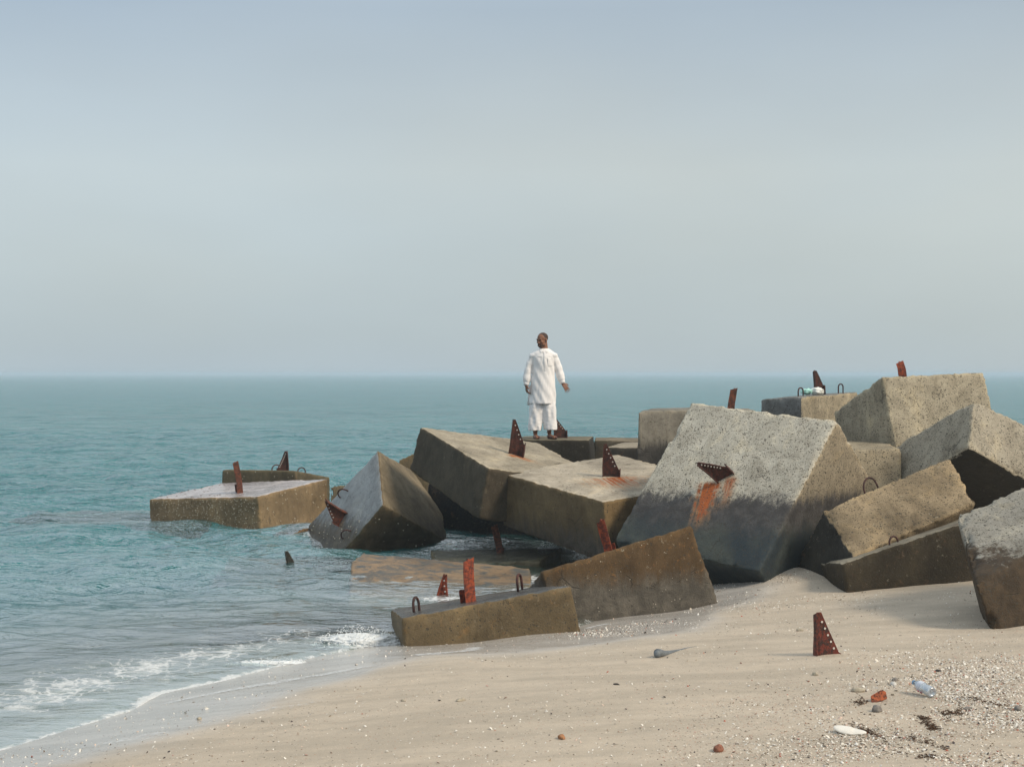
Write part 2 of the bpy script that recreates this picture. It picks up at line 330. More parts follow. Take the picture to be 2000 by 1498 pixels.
# ------------------------------------------------------------------ concrete blocks
BLOCKS = {
  'A': {'000': (-5.62, 22.007, -0.451), '001': (-5.688, 21.975, 0.448), '010': (-4.819, 23.688, -0.326), '011': (-4.9, 23.657, 0.566), '100': (-3.713, 21.094, -0.324), '101': (-3.803, 21.063, 0.567), '110': (-2.967, 22.775, -0.202), '111': (-2.981, 22.744, 0.703)},
  'C': {'000': (-1.425, 19.375, 1.074), '001': (-1.264, 19.29, 1.677), '010': (0.212, 20.366, 0.786), '011': (0.369, 20.282, 1.418), '100': (-0.423, 17.621, 0.565), '101': (-0.294, 17.536, 1.225), '110': (1.197, 18.612, 0.309), '111': (1.352, 18.528, 0.941)},
  'D': {'000': (-0.117, 17.907, 0.457), '001': (-0.13, 17.8, 1.143), '010': (1.416, 19.041, 0.607), '011': (1.42, 18.934, 1.318), '100': (1.114, 16.338, 0.181), '101': (1.052, 16.231, 0.923), '110': (2.598, 17.472, 0.367), '111': (2.6, 17.365, 1.08)},
  'G': {'000': (1.625, 16.539, -0.202), '001': (1.14, 15.889, 0.52), '010': (2.65, 17.481, 1.352), '011': (2.145, 16.832, 2.063), '100': (3.067, 15.254, -0.375), '101': (2.563, 14.605, 0.342), '110': (4.132, 16.197, 1.2), '111': (3.6, 15.547, 1.891)},
  'M': {'000': (4.77, 17.504, 1.475), '001': (4.682, 17.815, 2.368), '010': (4.461, 18.765, 0.995), '011': (4.347, 19.077, 1.879), '100': (6.214, 17.891, 1.525), '101': (6.11, 18.203, 2.427), '110': (5.9, 19.153, 1.045), '111': (5.785, 19.464, 1.935)},
  'R': {'000': (5.166, 15.893, 1.561), '001': (5.345, 16.297, 2.103), '010': (4.506, 17.064, 0.942), '011': (4.696, 17.469, 1.473), '100': (6.649, 16.302, 0.783), '101': (6.864, 16.707, 1.425), '110': (6.013, 17.474, 0.16), '111': (6.186, 17.878, 0.722)},
  'E': {'T': (-1.869, 19.6, 1.337), 'L': (-2.934, 20.2, 0.216), 'R': (-1.7, 18.6, 0.667), 'B': (-2.663, 19, -0.436), 'T2': (-1.469, 20.8, 0.976), 'R2': (-0.885, 19.6, 0.045), 'X': (-0.99, 20.3, 0.375), 'B2': (-1.848, 20, -1.057), 'L2': (-2.454, 21.64, -0.216)},
  'A2': {'001': (-4.924, 23.9, 0.773), '101': (-3.595, 23.4, 0.79), '100': (-3.578, 23.4, -0.35), '000': (-5.011, 23.9, -0.35), '011': (-4.421, 25.3, 0.65), '111': (-3.179, 24.6, 0.591), '110': (-3.17, 24.6, -0.35), '010': (-4.421, 25.3, -0.35)},
  'A3': {'001': (-2.962, 22.6, 0.582), '101': (-2.768, 22.9, 0.608), '100': (-2.734, 22.9, -0.35), '000': (-2.954, 22.6, -0.35), '011': (-2.562, 23.5, 0.482), '111': (-2.368, 23.8, 0.508), '110': (-2.334, 23.8, -0.35), '010': (-2.554, 23.5, -0.35)},
  'X3': {'001': (-1.843, 22.6, 1.018), '101': (-1.267, 23.2, 1.235), '100': (-1.267, 23.2, -0.35), '000': (-1.892, 22.6, -0.35), '011': (-1.343, 23.6, 0.918), '111': (-0.767, 24.2, 1.135), '110': (-0.767, 24.2, -0.35), '010': (-1.392, 23.6, -0.35)},
  'X4': {'001': (-3.412, 19.9, 0.002), '101': (-2.927, 20.1, 0.227), '100': (-2.912, 20.1, -0.35), '000': (-3.332, 19.9, -0.35), '011': (-3.162, 20.6, -0.248), '111': (-2.677, 20.8, -0.023), '110': (-2.662, 20.8, -0.35), '010': (-3.082, 20.6, -0.35)},
  'F': {'001': (-0.951, 12.1, 0.303), '101': (0.532, 12.6, 0.506), '000': (-0.917, 12.18, -0.302), '100': (0.672, 12.65, -0.133), '011': (-1.161, 13.4, 0.156), '111': (0.314, 13.9, 0.31), '010': (-1.126, 13.48, -0.449), '110': (0.454, 13.95, -0.328)},
  'H': {'001': (0.275, 13.5, 0.513), '101': (1.795, 14.05, 0.896), '100': (2.115, 14.1, 0.013), '000': (0.541, 13.5, -0.352), '011': (0.025, 14.5, 0.013), '111': (1.545, 15.05, 0.396), '110': (1.865, 15.1, -0.487), '010': (0.291, 14.5, -0.852)},
  'S': {'001': (3.254, 13.9, 0.528), '101': (5.059, 14.4, 1.021), '100': (5.076, 14.3, 0.083), '000': (3.345, 13.9, 0.047), '011': (3.224, 14.8, 0.408), '111': (5.029, 15.3, 0.901), '110': (5.046, 15.2, -0.037), '010': (3.315, 14.8, -0.073)},
  'P': {'001': (3.276, 14.8, 0.978), '101': (4.799, 15.4, 1.486), '100': (4.931, 14.9, 1.033), '000': (3.448, 14.2, 0.539), '011': (2.856, 15.65, -0.272), '111': (4.379, 16.25, 0.236), '110': (4.511, 15.75, -0.217), '010': (3.028, 15.05, -0.711)},
  'Q': {'001': (3.977, 12.6, 1.139), '101': (5.568, 13.3, 1.65), '100': (5.066, 12.1, 1.189), '000': (3.776, 11.45, 0.679), 'f0': (3.951, 11.45, 0.183), 'f1': (5.198, 12, 0.391), 'b0': (4.327, 12.7, -0.161), 'b1': (5.918, 13.4, 0.35)},
  'K': {'001': (3.691, 16.9, 1.496), '101': (4.676, 16.9, 1.496), '100': (4.569, 16.3, -0.35), '000': (3.56, 16.3, -0.35), '011': (3.791, 18.1, 1.546), '111': (4.776, 18.1, 1.546), '110': (4.669, 17.5, -0.35), '010': (3.66, 17.5, -0.35)},
  'J': {'001': (3.566, 20.2, 2.032), '101': (4.038, 19.6, 2.086), '100': (4.053, 19.6, -0.35), '000': (3.588, 20.2, -0.35), '011': (4.682, 21.8, 2.083), '111': (5.168, 21, 2.132), '110': (5.183, 21, -0.35), '010': (4.682, 21.8, -0.35)},
  'I': {'001': (1.708, 19, 1.895), '101': (2.825, 19.4, 1.92), '100': (2.825, 19.4, -0.35), '000': (1.603, 18.9, -0.35), '011': (2.008, 20.5, 1.895), '111': (3.125, 20.9, 1.92), '110': (3.125, 20.9, -0.35), '010': (1.903, 20.4, -0.35)},
  'L1': {'001': (0, 22.3, 1.361), '101': (1.237, 22.5, 1.343), '100': (1.245, 22.5, -0.35), '000': (0, 22.3, -0.35), '011': (0.173, 23.7, 1.352), '111': (1.378, 23.8, 1.343), '110': (1.56, 23.8, -0.35), '010': (0.173, 23.7, -0.35)},
  'L2': {'001': (1.398, 24, 1.264), '101': (2.228, 24, 1.255), '100': (2.228, 24, -0.35), '000': (1.398, 24, -0.35), '011': (1.498, 25.2, 1.264), '111': (2.328, 25.2, 1.255), '110': (2.328, 25.2, -0.35), '010': (1.498, 25.2, -0.35)},
  'N2': {'001': (1.415, 21.6, 1.268), '101': (2.025, 21.4, 1.278), '100': (2.032, 21.3, -0.35), '000': (1.424, 21.5, -0.35), '011': (1.824, 23.2, 1.268), '111': (2.449, 23.2, 1.285), '110': (2.382, 22.9, -0.35), '010': (1.774, 23.1, -0.35)},
  'Y': {'001': (-1.237, 20.6, 0.788), '101': (1.103, 20.2, 0.856), '100': (1.103, 20.2, -0.137), '000': (-1.237, 20.6, -0.187), '011': (-1.237, 21.9, 0.788), '111': (1.103, 21.5, 0.856), '110': (1.103, 21.5, -0.137), '010': (-1.237, 21.9, -0.187)},
  'G2': {'001': (2.683, 18.2, 1.923), '101': (3.18, 18.2, 1.923), '100': (3.18, 18.2, -0.35), '000': (2.683, 18.2, -0.35), '011': (2.783, 19.4, 1.923), '111': (3.28, 19.4, 1.923), '110': (3.28, 19.4, -0.35), '010': (2.783, 19.4, -0.35)},
  'W': {'011': (-1.796, 16.9, 0.253), '111': (0.216, 16.5, 0.136), 'c': (-1.886, 16.5, 0.214), '001': (-1.759, 15.1, -0.03), '101': (0.244, 14.55, -0.169), '011b': (-1.796, 17.05, -0.447), '111b': (0.216, 16.65, -0.564), 'cb': (-1.886, 16.65, -0.486), '001b': (-1.759, 15.25, -0.73), '101b': (0.244, 14.7, -0.869)},
  'V': {'001': (-0.956, 17.5, 0.017), '101': (0.352, 17.25, 0.114), '111': (0.66, 18.5, 0.117), '011': (-1.101, 18.9, 0.04), '001b': (-0.956, 17.55, -0.783), '101b': (0.352, 17.3, -0.686), '111b': (0.66, 18.55, -0.683), '011b': (-1.101, 18.95, -0.76)},
  'U1': {'001': (-3.35, 15.5, -0.3), '101': (-1.75, 15.2, -0.24), '100': (-1.75, 15.2, -1.14), '000': (-3.35, 15.5, -1.2), '011': (-3.5, 18, -0.25), '111': (-2.05, 18.2, -0.12), '110': (-2.05, 18.2, -1.02), '010': (-3.5, 18, -1.15)},
  'U2': {'001': (-7.9, 22, -0.26), '000': (-7.9, 22, -1.16), '101': (-4.5, 20.3, -0.22), '100': (-4.5, 20.3, -1.12), '111': (-4.6, 22.6, -0.12), '110': (-4.6, 22.6, -1.02), '011': (-7.6, 24.8, -0.22), '010': (-7.6, 24.8, -1.12)},
  'Z1': {'001': (4.75, 17.7, 1.22), '000': (4.75, 17.7, -0.3), '101': (6.7, 18, 1.3), '100': (6.7, 18, -0.3), '111': (6.4, 19.6, 1.2), '110': (6.4, 19.6, -0.3), '011': (4.5, 19.3, 1.1), '010': (4.5, 19.3, -0.3)},
}
hulls_v, hulls_f = [], []
def block_mesh(pts, c, seed, vox=.026, chip=1.0):
    bm = bmesh.new()
    for p in pts: bm.verts.new(Vector(p) - c)
    r = bmesh.ops.convex_hull(bm, input=bm.verts[:])
    junk = [v for v in bm.verts if not v.link_faces]
    bmesh.ops.delete(bm, geom=junk, context='VERTS')
    bmesh.ops.recalc_face_normals(bm, faces=bm.faces[:])
    base = len(hulls_v)
    bm.verts.index_update()
    hulls_v.extend([v.co + c for v in bm.verts]); hulls_f.extend([[base + v.index for v in f.verts] for f in bm.faces])
    me = bm_mesh(bm)
    me = evaluated(me, [('REMESH', dict(mode='VOXEL', voxel_size=vox, adaptivity=0)), ('SMOOTH', dict(factor=.5, iterations=2))])
    n = len(me.vertices); co = np.empty(n * 3, np.float32); me.vertices.foreach_get('co', co); co = co.reshape(-1, 3)
    nr = np.empty(n * 3, np.float32); me.vertices.foreach_get('normal', nr); nr = nr.reshape(-1, 3)
    # edge wear: vertices whose neighbourhood bends get chipped by noise
    me2 = me
    ed = np.empty(len(me.edges) * 2, np.int32); me.edges.foreach_get('vertices', ed); ed = ed.reshape(-1, 2)
    bend = np.zeros(n); dd = 1 - (nr[ed[:, 0]] * nr[ed[:, 1]]).sum(1); np.add.at(bend, ed[:, 0], dd); np.add.at(bend, ed[:, 1], dd)
    for _ in range(3):
        s = np.zeros(n); cnt = np.zeros(n); np.add.at(s, ed[:, 0], bend[ed[:, 1]]); np.add.at(s, ed[:, 1], bend[ed[:, 0]]); np.add.at(cnt, ed[:, 0], 1); np.add.at(cnt, ed[:, 1], 1)
        bend = np.maximum(bend * .6, s / np.maximum(cnt, 1))
    bend = np.clip(bend * 6, 0, 1)
    off = Vector((seed * 3.1, seed * 1.7, seed * .9))
    d = np.empty(n)
    for i in range(n):
        p = Vector(co[i]); v = .005 * noise.noise(p * 3 + off) + .0025 * noise.noise(p * 14 + off)
        if bend[i] > .05:
            k = noise.noise(p * 5.5 + off); k2 = noise.noise(p * 17 + off)
            v -= bend[i] * chip * (.030 * max(0, k - .05) + .016 * max(0, k2))
        d[i] = v
    co = co + nr * d[:, None]
    me.vertices.foreach_set('co', co.ravel()); me.update()
    at_e = me.attributes.new('edge', 'FLOAT', 'POINT'); at_e.data.foreach_set('value', bend.astype(np.float32))
    me.polygons.foreach_set('use_smooth', [True] * len(me.polygons))
    return me

RUST = rust(); RUST_D = rust('dark_rusty_steel', (.085, .022, .013), (.03, .014, .011)); RUST_O = rust('orange_rusty_steel', (.33, .06, .018), (.10, .022, .014))
REBAR = rust('rusty_rebar', (.075, .026, .022), (.035, .018, .018)); SLIME = rust('weedy_steel', (.012, .020, .012), (.02, .018, .01), .35)
RIVET = plain('pale_rivet', (.72, .68, .62), .6)

def frame(nv, d):
    nv = Vector(nv).normalized(); d = Vector(d); d = (d - nv * d.dot(nv)).normalized()
    s = nv.cross(d)                       # local x = web direction, y = side, z = height
    return Matrix((d, s, nv)).transposed()
def bracket(parent, base, nv, d, h=.45, length=.2, width=.09, tip=.03, mat=None, foot_h=.12, holes=5, foot_w=None, as_thing=None, sink=.08, cut=0, rivets=True):
    """steel stub: tall flange plate, tapering gusset plate, short foot flange, rivets"""
    mat = mat or RUST; M = frame(nv, d); b = Vector(base); bend1 = .03 * math.sin(b.x * 9 + b.y); bend2 = .035 * math.cos(b.x * 7 - b.y * 3)
    def tm(bm):
        bmesh.ops.subdivide_edges(bm, edges=[e_ for e_ in bm.edges if e_.calc_length() > .04], cuts=4, use_grid_fill=True)
        for v in bm.verts:
            p = v.co.copy(); k = max(0, p.z) / h
            v.co = M @ (p + Vector((.006 * noise.noise(p * 22 + b) + bend1 * k * k, .006 * noise.noise(p * 20 - b) + bend2 * k * k, .006 * noise.noise(p * 25 + b * 2))))
        return bm_mesh(bm, 'bracket', False)
    bm = bmesh.new(); vs = box_bm(bm, (0, 0, (h - sink) / 2), (.012, width, h + sink))
    for v in vs:
        if v.co.z > h * .5:
            v.co.y *= (1 - cut) ; v.co.z -= (v.co.y / width + .5) * .03
    me = tm(bm)
    if as_thing:
        root = empty(as_thing[0], b, as_thing[1], as_thing[2], 'rusty steel stubs of the breakwater'); loc = Vector((0, 0, 0))
        fl = link('flange_plate', me, mat, root)
        holder, hl = fl, Vector((0, 0, 0)); hold2 = root
    else:
        loc = b - parent.location
        fl = link('steel_bracket', me, mat, parent, loc); hold2 = fl; hl = Vector((0, 0, 0))
    bm = bmesh.new(); t = .005
    prof = [(.008, -sink), (length, -sink), (length, foot_h * .85), (tip + .01, h * .985), (.008, h * .985)]
    A = [bm.verts.new((x, -t, z)) for x, z in prof]; B = [bm.verts.new((x, t, z)) for x, z in prof]
    bm.faces.new(A[::-1]); bm.faces.new(B)
    for i in range(5): j = (i + 1) % 5; bm.faces.new((A[i], A[j], B[j], B[i]))
    bmesh.ops.recalc_face_normals(bm, faces=bm.faces[:])
    link('gusset_plate', tm(bm), mat, hold2, hl)
    bm = bmesh.new(); fw = foot_w or width * .9; box_bm(bm, (length + .008, 0, (foot_h - sink) / 2), (.012, fw, foot_h + sink)); link('foot_plate', tm(bm), mat, hold2, hl)
    if rivets:
        bm = bmesh.new(); bmesh.ops.create_cone(bm, cap_ends=True, segments=8, radius1=.0085, radius2=.0085, depth=.022)
        bmesh.ops.rotate(bm, verts=bm.verts[:], cent=(0, 0, 0), matrix=Matrix.Rotation(math.pi / 2, 3, 'X'))
        for v in bm.verts: v.co = M @ v.co
        rm = bm_mesh(bm, 'rivet', False)
        for k in range(holes):
            f = (k + .8) / (holes + .8); x = tip + (length - tip) * (1 - f) * 1.0; z = foot_h + (h - foot_h) * f * .92
            x = length + (tip - length) * ((z - foot_h * .85) / (h - foot_h * .85)) - .026
            link('rivet', rm, RIVET, hold2, M @ Vector((x + bend1 * (z / h) ** 2, bend2 * (z / h) ** 2, z)))
    return fl
def loop(parent, a, b, nv, h=.12, r=.010, name='lifting_loop'):
    a = Vector(a); b = Vector(b); nv = Vector(nv).normalized(); w = (b - a).length / 2; m = (a + b) / 2; u = (b - a).normalized()
    pts = [m - u * w - nv * .06]
    for k in range(11):
        t = math.pi * k / 10; pts.append(m - u * w * math.cos(t) * (1 if k % 10 else 1) + nv * (h - w * 1.0 + w * math.sin(t) if True else 0))
    pts.append(m + u * w - nv * .06)
    bm = bmesh.new(); tube_bm(bm, [p - parent.location for p in pts], r, 8)
    return link(name, bm_mesh(bm), REBAR, parent)

BL = {}
def block(key, label, mat, seed, chip=1.0, vox=.026):
    pts = [Vector(p) for p in BLOCKS[key].values()]; c = sum(pts, Vector()) / len(pts)
    o = link('concrete_block', block_mesh(pts, c, seed, vox, chip), mat(c), None, c)
    tag(o, label, 'concrete block', 'tumbled concrete breakwater blocks'); BL[key] = o; return o
def v3(t): return Vector(t)

GREY = (.40, .375, .315); SAND_ = (.44, .385, .285); BRN = (.185, .135, .085)
def face_n(key, a, b, c_, flip=False):
    B = BLOCKS[key]; n = (Vector(B[b]) - Vector(B[a])).cross(Vector(B[c_]) - Vector(B[a])).normalized()
    cen = sum((Vector(p) for p in B.values()), Vector()) / len(B)
    if n.dot(Vector(B[a]) - cen) < 0: n = -n
    return tuple(n)
TOP = lambda k: face_n(k, '001', '101', '011')
LONG = lambda k: face_n(k, '001', '101', '100')

block('A', 'low tan block with smooth wet pale top, alone at the seaward left end', lambda c: concrete('wet_tan_concrete', (.33, .235, .13), (.05, .04, .025), -.02 - c.z, .1, .25, .12, .25, [(TOP('A'), (.62, .57, .57), .16)], rough=.6), 1, .8)  # pale top colour includes the sky's reflection on the wet surface
block('A2', 'olive block standing in the sea just behind the wet flat topped one', lambda c: concrete('olive_concrete', (.15, .125, .075), (.04, .035, .02), .15 - c.z, .12, .2, .1, .15, [((.55, -.83, 0), (.20, .16, .10), .8)]), 2, .8)
block('A3', 'small block corner between the wet flat block and the tilted grey faced one', lambda c: concrete('drab_concrete', (.16, .135, .09), None or (.05, .04, .03), .1 - c.z), 3)
block('X3', 'block corner poking up behind the tilted grey faced block', lambda c: concrete('dull_concrete', (.15, .12, .07)), 4)
block('X4', 'low orange tan wedge of block at the waterline left of the grey faced block', lambda c: concrete('orange_tan_concrete', (.26, .16, .085), (.05, .04, .03), .0 - c.z, warm=.4), 5)
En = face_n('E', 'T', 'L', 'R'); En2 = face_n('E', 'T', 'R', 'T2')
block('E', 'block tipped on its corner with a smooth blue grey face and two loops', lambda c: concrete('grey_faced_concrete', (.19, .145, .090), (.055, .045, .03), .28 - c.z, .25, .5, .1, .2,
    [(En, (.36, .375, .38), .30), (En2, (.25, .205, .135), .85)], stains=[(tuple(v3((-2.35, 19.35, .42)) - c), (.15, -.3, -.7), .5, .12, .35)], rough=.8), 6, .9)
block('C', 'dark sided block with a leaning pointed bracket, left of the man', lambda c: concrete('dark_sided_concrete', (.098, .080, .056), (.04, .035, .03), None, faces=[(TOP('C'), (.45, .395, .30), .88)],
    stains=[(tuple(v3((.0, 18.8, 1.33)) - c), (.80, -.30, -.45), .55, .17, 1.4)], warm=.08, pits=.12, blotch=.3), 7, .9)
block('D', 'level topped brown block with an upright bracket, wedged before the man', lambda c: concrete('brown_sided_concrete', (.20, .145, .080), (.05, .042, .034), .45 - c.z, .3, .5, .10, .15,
    [(TOP('D'), (.54, .475, .375), .88), ((.60, -.79, 0), (.27, .185, .09), .8)], stains=[(tuple(v3((1.25, 17.5, 1.13)) - c), (.25, -.95, -.1), .85, .55, 1.1)], blotch=.35), 8, .9)  # right front face more golden: sunlight put into its colour
gst = (2.212, 15.779, 1.159)
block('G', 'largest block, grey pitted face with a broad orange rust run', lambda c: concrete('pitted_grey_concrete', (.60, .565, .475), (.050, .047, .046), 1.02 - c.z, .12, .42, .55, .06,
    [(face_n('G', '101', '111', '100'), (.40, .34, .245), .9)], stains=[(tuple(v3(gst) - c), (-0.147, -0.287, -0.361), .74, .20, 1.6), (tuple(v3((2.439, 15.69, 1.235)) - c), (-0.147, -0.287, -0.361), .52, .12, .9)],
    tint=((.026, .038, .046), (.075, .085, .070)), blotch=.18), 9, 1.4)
block('K', 'half hidden warm grey block filling the gap right of the largest one', lambda c: concrete('warm_pitted_concrete', (.40, .34, .24), pits=.55, warm=.05), 10)
block('I', 'plain grey block behind the left shoulder of the largest one', lambda c: concrete('plain_grey_concrete', (.30, .28, .235), (.04, .038, .035), 1.42 - c.z, .10, .35, .12, .04), 11)
block('J', 'topmost rear block carrying a crumpled plastic bag and two loops', lambda c: concrete('rear_pitted_concrete', (.25, .255, .25), pits=.5, warm=.05, faces=[((.87, -.5, 0), (.46, .40, .29), .9)]), 12)  # grey base is the shaded side; sunlight painted into the warm right face
block('M', 'highest block at the right, broad sunlit face and grey shaded side', lambda c: concrete('sunlit_pitted_concrete', (.45, .40, .30), pits=.55, warm=.04, blotch=.15), 13, 1.2)
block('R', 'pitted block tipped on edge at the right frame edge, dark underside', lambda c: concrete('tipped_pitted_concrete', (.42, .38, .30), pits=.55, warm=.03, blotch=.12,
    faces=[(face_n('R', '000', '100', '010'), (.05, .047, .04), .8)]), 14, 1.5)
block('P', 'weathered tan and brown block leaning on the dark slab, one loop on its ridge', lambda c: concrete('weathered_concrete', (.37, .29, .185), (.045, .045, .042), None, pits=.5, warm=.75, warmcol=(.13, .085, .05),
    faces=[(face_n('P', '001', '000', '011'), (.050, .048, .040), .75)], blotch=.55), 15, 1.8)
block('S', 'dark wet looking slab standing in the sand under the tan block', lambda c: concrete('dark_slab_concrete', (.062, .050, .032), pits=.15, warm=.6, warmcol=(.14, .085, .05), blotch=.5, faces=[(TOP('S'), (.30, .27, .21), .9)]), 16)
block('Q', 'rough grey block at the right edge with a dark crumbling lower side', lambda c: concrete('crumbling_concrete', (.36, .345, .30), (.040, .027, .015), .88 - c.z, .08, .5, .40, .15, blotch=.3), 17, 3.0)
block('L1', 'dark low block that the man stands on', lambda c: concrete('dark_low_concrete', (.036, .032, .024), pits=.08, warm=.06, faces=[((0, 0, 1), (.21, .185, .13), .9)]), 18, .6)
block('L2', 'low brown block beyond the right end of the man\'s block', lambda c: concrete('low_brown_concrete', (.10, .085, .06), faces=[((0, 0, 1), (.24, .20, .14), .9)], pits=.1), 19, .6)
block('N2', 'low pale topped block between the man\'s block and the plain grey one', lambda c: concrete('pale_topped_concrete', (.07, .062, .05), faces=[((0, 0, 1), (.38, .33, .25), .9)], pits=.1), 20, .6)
block('G2', 'block hidden behind the top edge of the largest one, a stub showing above', lambda c: concrete('hidden_concrete', (.35, .32, .26)), 21)
block('H', 'rust brown slab with a sharp upper right corner, half sunk at the waterline', lambda c: concrete('rust_brown_concrete', (.125, .080, .040), (.07, .062, .05), .34 - c.z, .16, .35, .12, .85, warmcol=(.30, .145, .05), blotch=.35), 22, 1.0)
block('F', 'foremost long block awash at its left end, with a tall riveted bracket', lambda c: concrete('olive_brown_concrete', (.180, .135, .075), (.10, .08, .05), -.1 - c.z, .2, .3, .12, .45, [(TOP('F'), (.12, .115, .105), .18)], warmcol=(.30, .165, .06), rough=.7), 23, .9)
block('W', 'sloping tan and slate slab washed by thin surf behind the foremost block', lambda c: concrete('tan_slate_concrete', (.34, .235, .14), (.05, .05, .04), -.12 - c.z, .1, .2, .08, .15, [], blotch=.3, patches=(.10, .105, .10), rough=.5), 24, .8)
block('V', 'slab awash at sea level behind the tan sloping slab, brown broken right end', lambda c: concrete('awash_concrete', (.20, .165, .10), (.06, .05, .03), -.1 - c.z, .1, .2, .08, .4, [(TOP('V'), (.17, .16, .11), .15)], rough=.5), 25, 1.5)
block('Y', 'block in the hollow under the raised dark sided one, coloured near black as shade', lambda c: concrete('hollow_shade_concrete', (.018, .020, .024), rough=.7), 28, .8, .05)  # put in to darken the gap; the near black colour stands for deep shade
block('Z1', 'block almost hidden beneath the highest block at the right', lambda c: concrete('under_block_concrete', (.16, .14, .11), (.04, .038, .03), .5 - c.z), 29, .8)
block('U1', 'block lying under the shallow water left of the tan slab', lambda c: concrete('sunken_concrete', (.045, .05, .04), warm=.1), 26, .8, .05)
block('U2', 'block lying under the water beyond the left end of the wet flat one', lambda c: concrete('sunken_weedy_concrete', (.025, .03, .035), warm=.0), 27, .8, .05)

# brackets and loops: parts cast into their blocks
bracket(BL['A'], (-4.19, 21.69, .56), (-.08, -.04, 1), (-.25, .6, 0), .50, .16, .09, mat=RUST, foot_h=.13)
bracket(BL['A2'], (-3.86, 24.3, .73), (0, 0, 1), (-1, -.1, 0), .34, .19, .07, mat=RUST_D, foot_h=.04, holes=9)
bracket(BL['E'], (-2.28, 19.36, .49), (-.78, -.42, .46), (-0.107, 0.006, -0.163), .36, .20, .10, mat=RUST, tip=.02, foot_h=.10, holes=5)
bracket(BL['C'], (-.04, 18.86, 1.33), (.14, -.12, .98), (.19, -.02, -.02), .47, .19, .07, mat=RUST_D, tip=.02, foot_h=.17, holes=4, foot_w=.12)
bracket(BL['D'], (1.14, 17.58, 1.115), (-.01, -.14, .99), (.2, -.04, 0), .42, .20, .07, mat=RUST_D, tip=.02, foot_h=.10, holes=5)
bracket(BL['G'], (2.30, 15.75, 1.19), (-.60, -.62, .56), (.16, -.02, .09), .40, .19, .07, mat=RUST_D, tip=.02, foot_h=.13, holes=7)
bracket(BL['F'], (-.37, 12.62, .345), (-.12, .02, 1), (-.3, .75, 0), .40, .13, .096, mat=RUST_O, foot_h=.11, holes=3, foot_w=.10)
bracket(BL['L1'], (.69, 22.95, 1.35), (0, 0, 1), (.21, .02, 0), .34, .20, .08, mat=RUST_D, foot_h=.13, holes=5)
bracket(BL['J'], (4.40, 20.4, 2.10), (-.03, 0, 1), (.18, .02, 0), .35, .13, .085, mat=RUST_D, foot_h=.13, holes=0, rivets=False)
bracket(BL['M'], (5.14, 18.5, 2.38), (-.10, .0, 1), (.1, .5, 0), .19, .12, .10, mat=RUST_O, foot_h=.08, rivets=False)
bracket(BL['G2'], (2.88, 18.5, 1.93), (.07, 0, 1), (.1, .5, 0), .29, .14, .09, mat=RUST, foot_h=.08, rivets=False)
bracket(BL['H'], (.985, 14.25, .58), (-.26, .02, .96), (.25, .8, .2), .36, .12, .088, mat=RUST_O, foot_h=.08, rivets=False)
bracket(BL['V'], (-.15, 18.2, .06), (-.15, 0, .98), (.1, .8, 0), .40, .12, .088, mat=RUST, foot_h=.08, rivets=False)
bracket(BL['W'], (-.80, 15.2, -.02), (.16, 0, 1), (.16, -.07, 0), .27, .12, .06, mat=RUST_O, tip=.015, foot_h=.04, holes=3, sink=.15)
bracket(BL['U1'], (-2.76, 17.25, -.02), (0, 0, 1), (.12, .03, 0), .25, .13, .055, mat=SLIME, foot_h=.02, holes=0, rivets=False, sink=.4)
loop(BL['E'], (-2.30, 19.70, .76), (-2.37, 19.84, .62), (-.78, -.42, .46), .13)
loop(BL['E'], (-2.16, 18.98, .27), (-2.24, 19.10, .12), (-.78, -.42, .46), .13)
loop(BL['F'], (-.87, 12.48, .29), (-.83, 12.60, .285), (-.1, 0, 1), .12, .012)
loop(BL['F'], (.05, 12.92, .46), (.09, 13.04, .46), (-.1, 0, 1), .09, .012)
loop(BL['A2'], (-4.13, 24.2, .70), (-4.0, 24.3, .70), (0, 0, 1), .13)
loop(BL['A2'], (-3.72, 24.4, .70), (-3.60, 24.5, .70), (0, 0, 1), .07)
loop(BL['J'], (4.07, 20.0, 2.07), (4.15, 20.05, 2.07), (0, 0, 1), .13)
loop(BL['J'], (4.78, 20.6, 2.12), (4.86, 20.65, 2.12), (0, 0, 1), .13)
loop(BL['P'], (3.82, 15.25, 1.12), (3.98, 15.38, 1.21), (-.35, .1, .9), .10)
loop(BL['S'], (3.83, 14.28, .68), (3.93, 14.34, .71), (-.2, 0, 1), .05)
bracket(None, (2.245, 10.40, gz(2.245, 10.4) - .01), (0, 0, 1), (.18, .07, 0), .34, .20, .055, mat=rust('wet_red_rust', (.135, .018, .008), (.022, .008, .006), .5), tip=.035, cut=.25, foot_h=.015, holes=5, as_thing=('steel_bracket', 'red brown triangular steel stub with pale rivets standing alone in the sand', 'steel bracket'), foot_w=.03)

